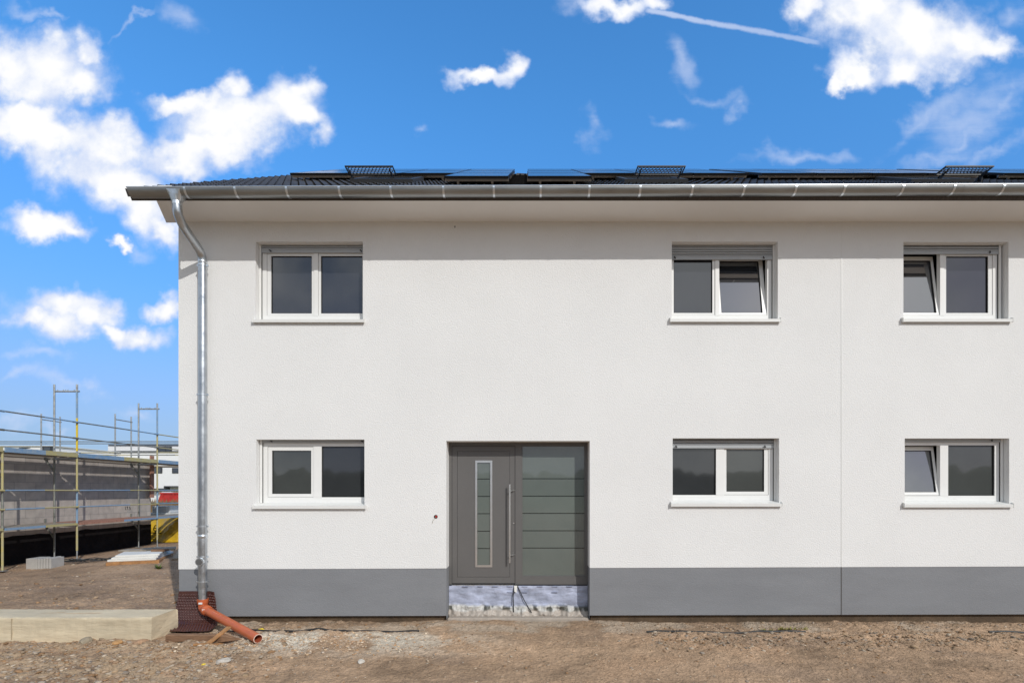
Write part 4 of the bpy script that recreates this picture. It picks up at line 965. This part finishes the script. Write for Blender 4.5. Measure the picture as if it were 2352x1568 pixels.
def planks(z, top, kind):
    for i in range(len(Ye)-1):
        a, b = Ye[i]+.03, Ye[i+1]-.03
        for (xa, xb) in ((-13.83, -13.64), (-13.535, -13.265), (-13.245, -12.97)):
            m = MB()
            if z > 2 and i > 0 and xa > -13.6:      # pressed steel plank with slots
                m.box(xa-sx, xa+.05-sx, a-sy, b-sy, z, z+.045); m.box(xb-.05-sx, xb-sx, a-sy, b-sy, z, z+.045); yq = a
                while yq < b-.04: m.box(xa+.049-sx, xb-.049-sx, yq-sy, yq+.058-sy, z+.03, z+.044); yq += .07
            else: m.box(xa-sx, xb-sx, a-sy, b-sy, z, z+.045)
            m.build('deck', M[top if i != 2 or z > 2 else 'woodr'], sca)
        mid = a+(b-a)*.52
        hz_ = .12 if kind == 'toe' else .06; zz = z+.0 if kind == 'toe' else z-.02
        cols2 = ('blue', 'yellow')
        if kind != 'toe' and i == 2: cols2 = ('woodr', 'blue')
        m = MB(); m.box(XO-sx-.028+.05, XO-sx+.05, a-sy, mid-sy, zz, zz+hz_, 0); m.box(XO-sx-.028+.05, XO-sx+.05, mid-sy+.002, b-sy, zz, zz+hz_, 1)
        m.build('toe_board' if kind == 'toe' else 'deck_edge', [M[cols2[0]], M[cols2[1]]], sca)
planks(DL, 'woodg', 'edge'); planks(DU, 'woodg', 'toe')
for (z, ca, cb) in ((3.97, 'galvd', 'blue'), (3.51, 'galvd', 'galvd'), (2.02, 'blue', 'yellow'), (1.55, 'blue', 'yellow')):
    for i in range(len(Ye)-1):
        a, b = Ye[i]+.02, Ye[i+1]-.02; md = (a+b)/2+.3*(i-1)
        c1, c2 = (ca, cb) if not (z > 3 and i == 3) else ('yellow', 'galvd')
        m = MB(); m.tube([T((XO+.05, a, z)), T((XO+.05, md, z+.005))], .0185, 8, 0); m.tube([T((XO+.05, md, z+.005)), T((XO+.05, b, z))], .0186, 8, 1); m.tube([T((XO+.045, b-.16, z)), T((XO+.045, b+.02, z))], .027, 8, 1)
        m.build('guard_rail', [M[c1], M[c2]], sca)
# second scaffold across the far end
scb = tag(empty('scaffold', (-17, 13.4, 0)), 'far scaffold of grey tubes standing across the end of the block walls', 'scaffold')
sx, sy = -17.0, 13.4
fX = [-13.3, -16.62, -19.6, -22.7]; ya, yb = 13.05, 13.9
for x in fX:
    for y in (ya, yb): std_tube(x, y, [(gz(x, y), 3.0, 'galvd'), (3.0, ZT+.04, 'galv')], scb, sx, sy)
    for z in (DL, DU-.05, ZT-.18): m = MB(); m.tube([T((x, ya-.0, z)), T((x, yb+.06, z))], .022, 8); m.build('transom', M['galv'], scb)
for i in range(len(fX)-1):
    xb, xa = fX[i], fX[i+1]
    for y, zs in ((ya-.04, (3.98, 3.53)), (yb+.04, (3.98, 3.5, 2.0, 1.5))):
        for z in zs: m = MB(); m.tube([T((xa, y, z)), T((xa+(xb-xa)*.55, y, z))], .0185, 8, 0); m.tube([T((xa+(xb-xa)*.55, y, z)), T((xb, y, z))], .0185, 8, 1); m.build('guard_rail', [M['galvd'], M['yellow' if z < 3.6 else 'galvd']], scb)
    for z in (DL, DU):
        m = MB(); m.box(xa-sx+.03, xb-sx-.03, ya+.05-sy, yb-.05-sy, z, z+.045); m.build('deck', M['woodg'], scb)
# sole boards
def sole(x, y, lx, ly, rz, label):
    m = MB(); m.bbox(-lx/2, lx/2, -ly/2, ly/2, 0, .035, .004); o = m.build('sole_board', M['woodg']); o.location = (x, y, gz(x, y)-.005); o.rotation_euler = (0, 0, rz); tag(o, label, 'board')
sole(XO, 7.0, 1.0, .24, .1, 'wooden sole board under the scaffold leg with the bright yellow band')
sole(XI+.2, 7.05, .9, .24, -.1, 'wooden sole board under the plain grey inner scaffold leg')

# paving slabs set on edge
slab_grp = 'grey slabs standing on edge'
x0 = PX(73, 13.5)
for k in range(6):
    wd = .27 if k == 0 else .055; m = MB(); m.bbox(0, wd, -.12, .30, 0, .275-.012*(k % 2), .008)
    o = m.build('kerb_slab', M['block']); xk = x0+(0 if k == 0 else .28+(k-1)*.062); o.location = (xk, 5.45+.012*k, gz(xk, 5.45)-.01); o.rotation_euler = (0, 0, .06)
    tag(o, ['wide grey block at the left end of the slab row before the bitumen base', 'first thin grey slab beside the wide block', 'second thin grey slab from the wide block', 'third thin grey slab from the wide block', 'fourth thin grey slab from the wide block', 'rightmost thin grey slab of the row before the bitumen base'][k], 'slab', slab_grp)
# white boards on battens
bx_, by_, rz_ = -10.62, 6.40, .42
m = MB(); m.bbox(-.57, .57, -.92, -.82, -.03, .06, .005); m.bbox(-.57, -.47, -.82, .8, -.03, .058, .005); m.bbox(.47, .57, -.82, .8, -.03, .058, .005)
o = m.build('pallet_batten', M['woodo']); o.location = (bx_, by_, gz(bx_, by_)-.045); o.rotation_euler = (0, 0, rz_); tag(o, 'wood battens under the stack of white boards', 'battens')
for k in range(3):
    m = MB(); m.bbox(-.52+.02*k, .53-.03*k, -.86+.05*k, .84-.06*k, 0, .05, .006)
    o = m.build('white_board', M['white']); o.location = (bx_+.02*k, by_, gz(bx_, by_)+.017+.052*k); o.rotation_euler = (0, 0, rz_+.05*(k-1))
    tag(o, ['lowest white board of the low stack before the scaffold', 'middle white board of the low stack before the scaffold', 'topmost white board, with grey planks lying on it'][k], 'board', 'stack of white boards')
def plank(x, y, z, lx, ly, lz, rz, rx, mt, label, name='plank'):
    m = MB(); m.bbox(-lx/2, lx/2, -ly/2, ly/2, 0, lz, .005); o = m.build(name, M[mt]); o.location = (x, y, z); o.rotation_euler = (rx, 0, rz); tag(o, label, 'plank'); return o
zt3 = gz(bx_, by_)+.172
plank(bx_-.30, by_+.20, zt3, .72, .42, .035, .12, 0, 'woodg', 'wide grey plank on the left of the white boards')
plank(bx_+.22, by_+.32, zt3, .80, .26, .06, .50, .10, 'woodg', 'pale grey plank lying slanted on the white boards')
plank(bx_+.44, by_+.06, zt3, .36, .2, .06, .05, 0, 'wood', 'short brown block on the right of the white boards')
plank(bx_+.86, by_+.30, gz(bx_+.86, by_+.3)+.05, .18, .75, .14, .3, .35, 'woodg', 'thick weathered beam end leaning right of the white boards')
# dark mesh scrap on the dirt
m = MB()
for k in range(26):
    a = random.uniform(-.9, .9); m.tube([(a-.25, random.uniform(-.25, .25), random.uniform(.01, .05)), (a, random.uniform(-.2, .2), random.uniform(.02, .09)), (a+.3, random.uniform(-.25, .3), random.uniform(.01, .04))], .009, 5)
o = m.build('wire_scrap', M['cable']); o.location = (PX(240, 14.3), 6.3, gz(-11.6, 6.3)); o.rotation_euler = (0, 0, .35); tag(o, 'tangle of dark wire scrap on the dirt before the white boards', 'scrap')
m = MB()
for k in range(40):
    a = random.random()*6.28; s = random.uniform(.05, .14); m.add([(0.03*math.cos(a+1), .03*math.sin(a+1), 0), (.03*math.cos(a-1), .03*math.sin(a-1), 0), (s*math.cos(a), s*math.sin(a), random.uniform(.05, .13))], [(0, 1, 2)])
weed_me = m
o = m.build('weed_tuft', M['green']); o.location = (PX(365, 13.2), 5.2, gz(PX(365, 13.2), 5.2)); tag(o, 'small green weed tuft by the white boards', 'weed')
M['green2'] = mat('yellowish weed', (.26, .24, .06), .85, var=.3, vs=20)
for (xw, lb) in ((1822, 'low yellowish weed at the wall foot left of the rightmost windows'), (1762, 'tiny yellowish weed in the dirt strip beside the cable end')):
    m = MB()
    for k in range(46 if xw == 1822 else 22):
        a = random.random()*6.28; s_ = random.uniform(.03, .12); ox = random.uniform(-.22, .22) if xw == 1822 else random.uniform(-.06, .06); m.add([(ox+.016*math.cos(a+1), .016*math.sin(a+1), 0), (ox+.016*math.cos(a-1), .016*math.sin(a-1), 0), (ox+s_*.7*math.cos(a), s_*.5*math.sin(a), random.uniform(.015, .05))], [(0, 1, 2)])
    o = m.build('weed_tuft', M['green2']); xx = PX(xw, 7.66); o.location = (xx, -.36, gz(xx, -.36)-.004); tag(o, lb, 'weed')


# ------------------------------------------------------------------ packs behind the scaffold
def pack(name, x0_, x1_, y0_, y1_, z0_, z1_, mt, label, cat, b=.02):
    m = MB(); cx_, cy_ = (x0_+x1_)/2, (y0_+y1_)/2; m.bbox(x0_-cx_, x1_-cx_, y0_-cy_, y1_-cy_, 0, z1_-z0_, b); o = m.build(name, mt); o.location = (cx_, cy_, z0_); tag(o, label, cat); return o
gx_ = gz(-14.5, 13)
# sheeted pile
nu, nv = 60, 40
U = np.linspace(-1, 1, nu); W_ = np.linspace(0, 1, nv); UU, WW = np.meshgrid(U, W_, indexing='ij')
hw = 1.25-.12*WW; hx_ = UU*hw
ry = -.55-.10*np.sin(UU*5)+.5*WW**3+.10*fbm(UU*3, WW*3, 4)-.12*smooth(.35, 0, WW); rz2 = WW*.86+.10*fbm(UU*2+4, WW*2, 3)*WW+.12*smooth(0, 1, UU)*WW
o = grid_obj('plastic_sheet', np.stack([hx_, ry, rz2], -1), nu, nv, M['yfoil']); o.location = (-13.85, 13.2-.6+.5, .0); tag(o, 'yellow plastic sheet hanging over a pile of packs beside the scaffold', 'plastic sheet')
o.location = (PX(395, 20.6), 12.6, gx_+.02)
text_obj('6', .36, M['gap'], o, Matrix.Translation((-.16, -.83, .42)) @ Matrix.Rotation(R(90), 4, 'X'), 'print_mark')
m = MB(); m.box(-.22, .16, -.84, -.82, .34, .37); m.build('print_line', M['gap'], o)
px_ = PX(342, 21.2)
k1 = pack('wrapped_pack', px_, px_+2.6, 12.75, 13.9-.1, gx_+.55, gx_+.92, M['packd'], 'dark grey wrapped pack on the pile under the grey blocks', 'pack')
m = MB(); m.box(.25, .55, -.54, -.528, .06, .27); m.build('label_sheet', M['paper'], k1)
pack('pack_pallet', px_, px_+2.6, 12.8, 13.8, gx_, gx_+.55, M['woodg'], 'pallet under the dark grey wrapped pack', 'pallet')
k2 = pack('slab_pack', px_-.1, px_+2.6, 13.0, 13.8, gx_+.92, gx_+1.08, M['pack'], 'flat grey pack lying under the pale block pack', 'pack')
k3 = pack('block_pack', PX(357, 21.3), PX(398, 21.3), 13.1, 13.7, gx_+1.08, gx_+1.36, M['pack'], 'pale grey block pack on top of the pile behind the scaffold', 'pack')
m = MB(); hx3 = (PX(398, 21.3)-PX(357, 21.3))/2
for i in range(10):
    for j in range(4): m.box(-hx3+.05+i*.052, -hx3+.085+i*.052, -.302, -.29, .03+j*.06, .06+j*.06)
m.build('block_holes', M['packd'], k3)

# dry weeds behind, skip, far buildings, woods
def weeds(x0_, x1_, y0_, y1_, n, h, label, mt, seed):
    r_ = random.Random(seed); m = MB()
    for _ in range(n):
        x, y = r_.uniform(x0_, x1_), r_.uniform(y0_, y1_); hh = h*r_.uniform(.4, 1.2); a = r_.uniform(0, 6.28); w_ = r_.uniform(.02, .06); lx, ly = r_.uniform(-.3, .3)*hh, r_.uniform(-.2, .2)*hh
        m.add([(x-w_*math.cos(a), y-w_*math.sin(a), -.03), (x+w_*math.cos(a), y+w_*math.sin(a), -.03), (x+lx+w_*.3, y+ly, hh), (x+lx*.5-w_, y+ly*.5, hh*.6)], [(0, 1, 2, 3)])
    o = m.build('dry_weeds', mt); tag(o, label, 'weeds', kind='stuff'); return o
weeds(-32, -17, 21, 31, 9000, 1.25, 'brown dry weeds standing behind the block packs', M['weed'], 4)
sk = tag(empty('skip_container', (PX(404, 41), 33, 0)), 'red skip with slanted end standing in dry weeds', 'skip')
m = MB(); pts = [(-1.0, .55), (1.6, .55), (2.4, 1.85), (-.35-.0, 1.85)]
pts = [(-1.1, .3), (1.6, .3), (2.6, 1.8), (-.55, 1.8)]
m.prism(pts, 'y', -.9, .9); m.build('body', M['red'], sk)
m = MB(); 
for (xa) in (-.45, .4, 1.4): m.box(xa, xa+.08, -.95, -.9, .4, 1.72)
m.box(-.6, 2.65, -.96, -.9, 1.72, 1.84); m.build('rib', M['red'], sk)
m = MB(); m.prism([(-1.5, .9), (-.95, .9), (-.45, 1.82), (-.75, 1.9)], 'y', -.5, .5); m.build('flap', M['white'], sk)
# modern white buildings
def bldg(label, x, y): return tag(empty('white_building', (x, y, 0)), label, 'building')
fb_ = bldg('low white flat roofed building with set back upper floor beyond the skip', PX(300, 70), 70-8)
def FB(m, x0_, x1_, y0_, y1_, D0, dep, off=0): 
    return m.box(PX(x0_, D0)-fb_.location.x, PX(x1_, D0)-fb_.location.x, D0-8-fb_.location.y, D0-8-fb_.location.y+dep, PZ(y1_, D0), PZ(y0_, D0))
m = MB(); FB(m, 60, 620, 1036, 1245, 70, 12); m.build('wall', M['whiteb'], fb_)
m = MB(); FB(m, 248, 700, 1021.5, 1050, 74, 7); m.build('upper_floor', M['whiteb'], fb_)
m = MB(); FB(m, 248, 700, 1020.5, 1022, 73.8, 7.4); m.build('roof_edge', M['anth'], fb_); m = MB(); FB(m, 58, 622, 1035, 1036.5, 69.8, 12.4); m.build('roof_edge', M['anth'], fb_)
for (a_1, b_1, c_1, d_1, D0) in ((342, 372, 1073, 1086, 69.9), (362, 394, 1025, 1041, 73.9), (395, 420, 1074, 1086, 69.9)):
    m = MB(); FB(m, a_1, b_1, c_1, d_1, D0, .15); wq = m.build('window', M['anth'], fb_)
    m = MB(); FB(m, a_1+3, a_1+(b_1-a_1)*.55, c_1+1.5, d_1-1.5, D0-.05, .1); m.build('pane', M['winf'], wq); m = MB(); FB(m, a_1+(b_1-a_1)*.6, b_1-3, c_1+1.5, d_1-1.5, D0-.05, .1); m.build('pane', M['winf'], wq)
m = MB(); FB(m, 330, 377, 1121, 1123.5, 69, .9); FB(m, 376, 378.5, 1116, 1123.5, 68.9, 1.0); FB(m, 377, 480, 1115.5, 1118, 69, .9); m.build('canopy', M['anth'], fb_)
fb_ = bldg('white flat roofed building at the far left behind the scaffold deck', PX(40, 60), 60-8)
m = MB(); FB(m, -320, 120, 1023.5, 1250, 60, 13); m.build('wall', M['whiteb'], fb_)
m = MB(); FB(m, -322, 121, 1022.7, 1023.8, 59.8, 13.4); m.build('roof_edge', M['paper'], fb_)
m = MB(); FB(m, 97, 119, 1025, 1036, 59.9, .15); wq = m.build('window', M['anth'], fb_); m = MB(); FB(m, 101, 115, 1026.5, 1035, 59.85, .1); m.build('pane', M['winf'], wq)
# street lamp far left
sl_ = tag(empty('street_lamp', (PX(50, 45), 45-8, 0)), 'dark street lamp head rising over the far scaffold deck', 'street lamp')
m = MB(); m.tube([(0, 0, 0), (0, 0, PZ(1030, 45))], .06, 8); m.build('pole', M['anth'], sl_)
m = MB(); zt4 = PZ(1030, 45); m.prism([(-.1, zt4-.05), (.65, zt4+.06), (.65, zt4+.1), (-.15, zt4+.08)], 'y', -.12, .12); m.build('lamp_head', M['anth'], sl_)
# woods behind the camera, seen only as a reflection
n = 260; th = np.linspace(R(190), R(350), n); rr = 150.0
V = np.zeros((n, 4, 3)); hh = 7.5+3*fbm(th*14, th*0, 4)+2.5*fbm(th*70, th*0+2, 3)
for j, (q, k) in enumerate(((rr, -.2), (rr+4, .75), (rr+14, 1), (rr+60, .4))): V[:, j] = np.stack([q*np.cos(th), q*np.sin(th), hh*k], -1)
o = grid_obj('hills', V, n, 4, M['hill']); tag(o, kind='structure')
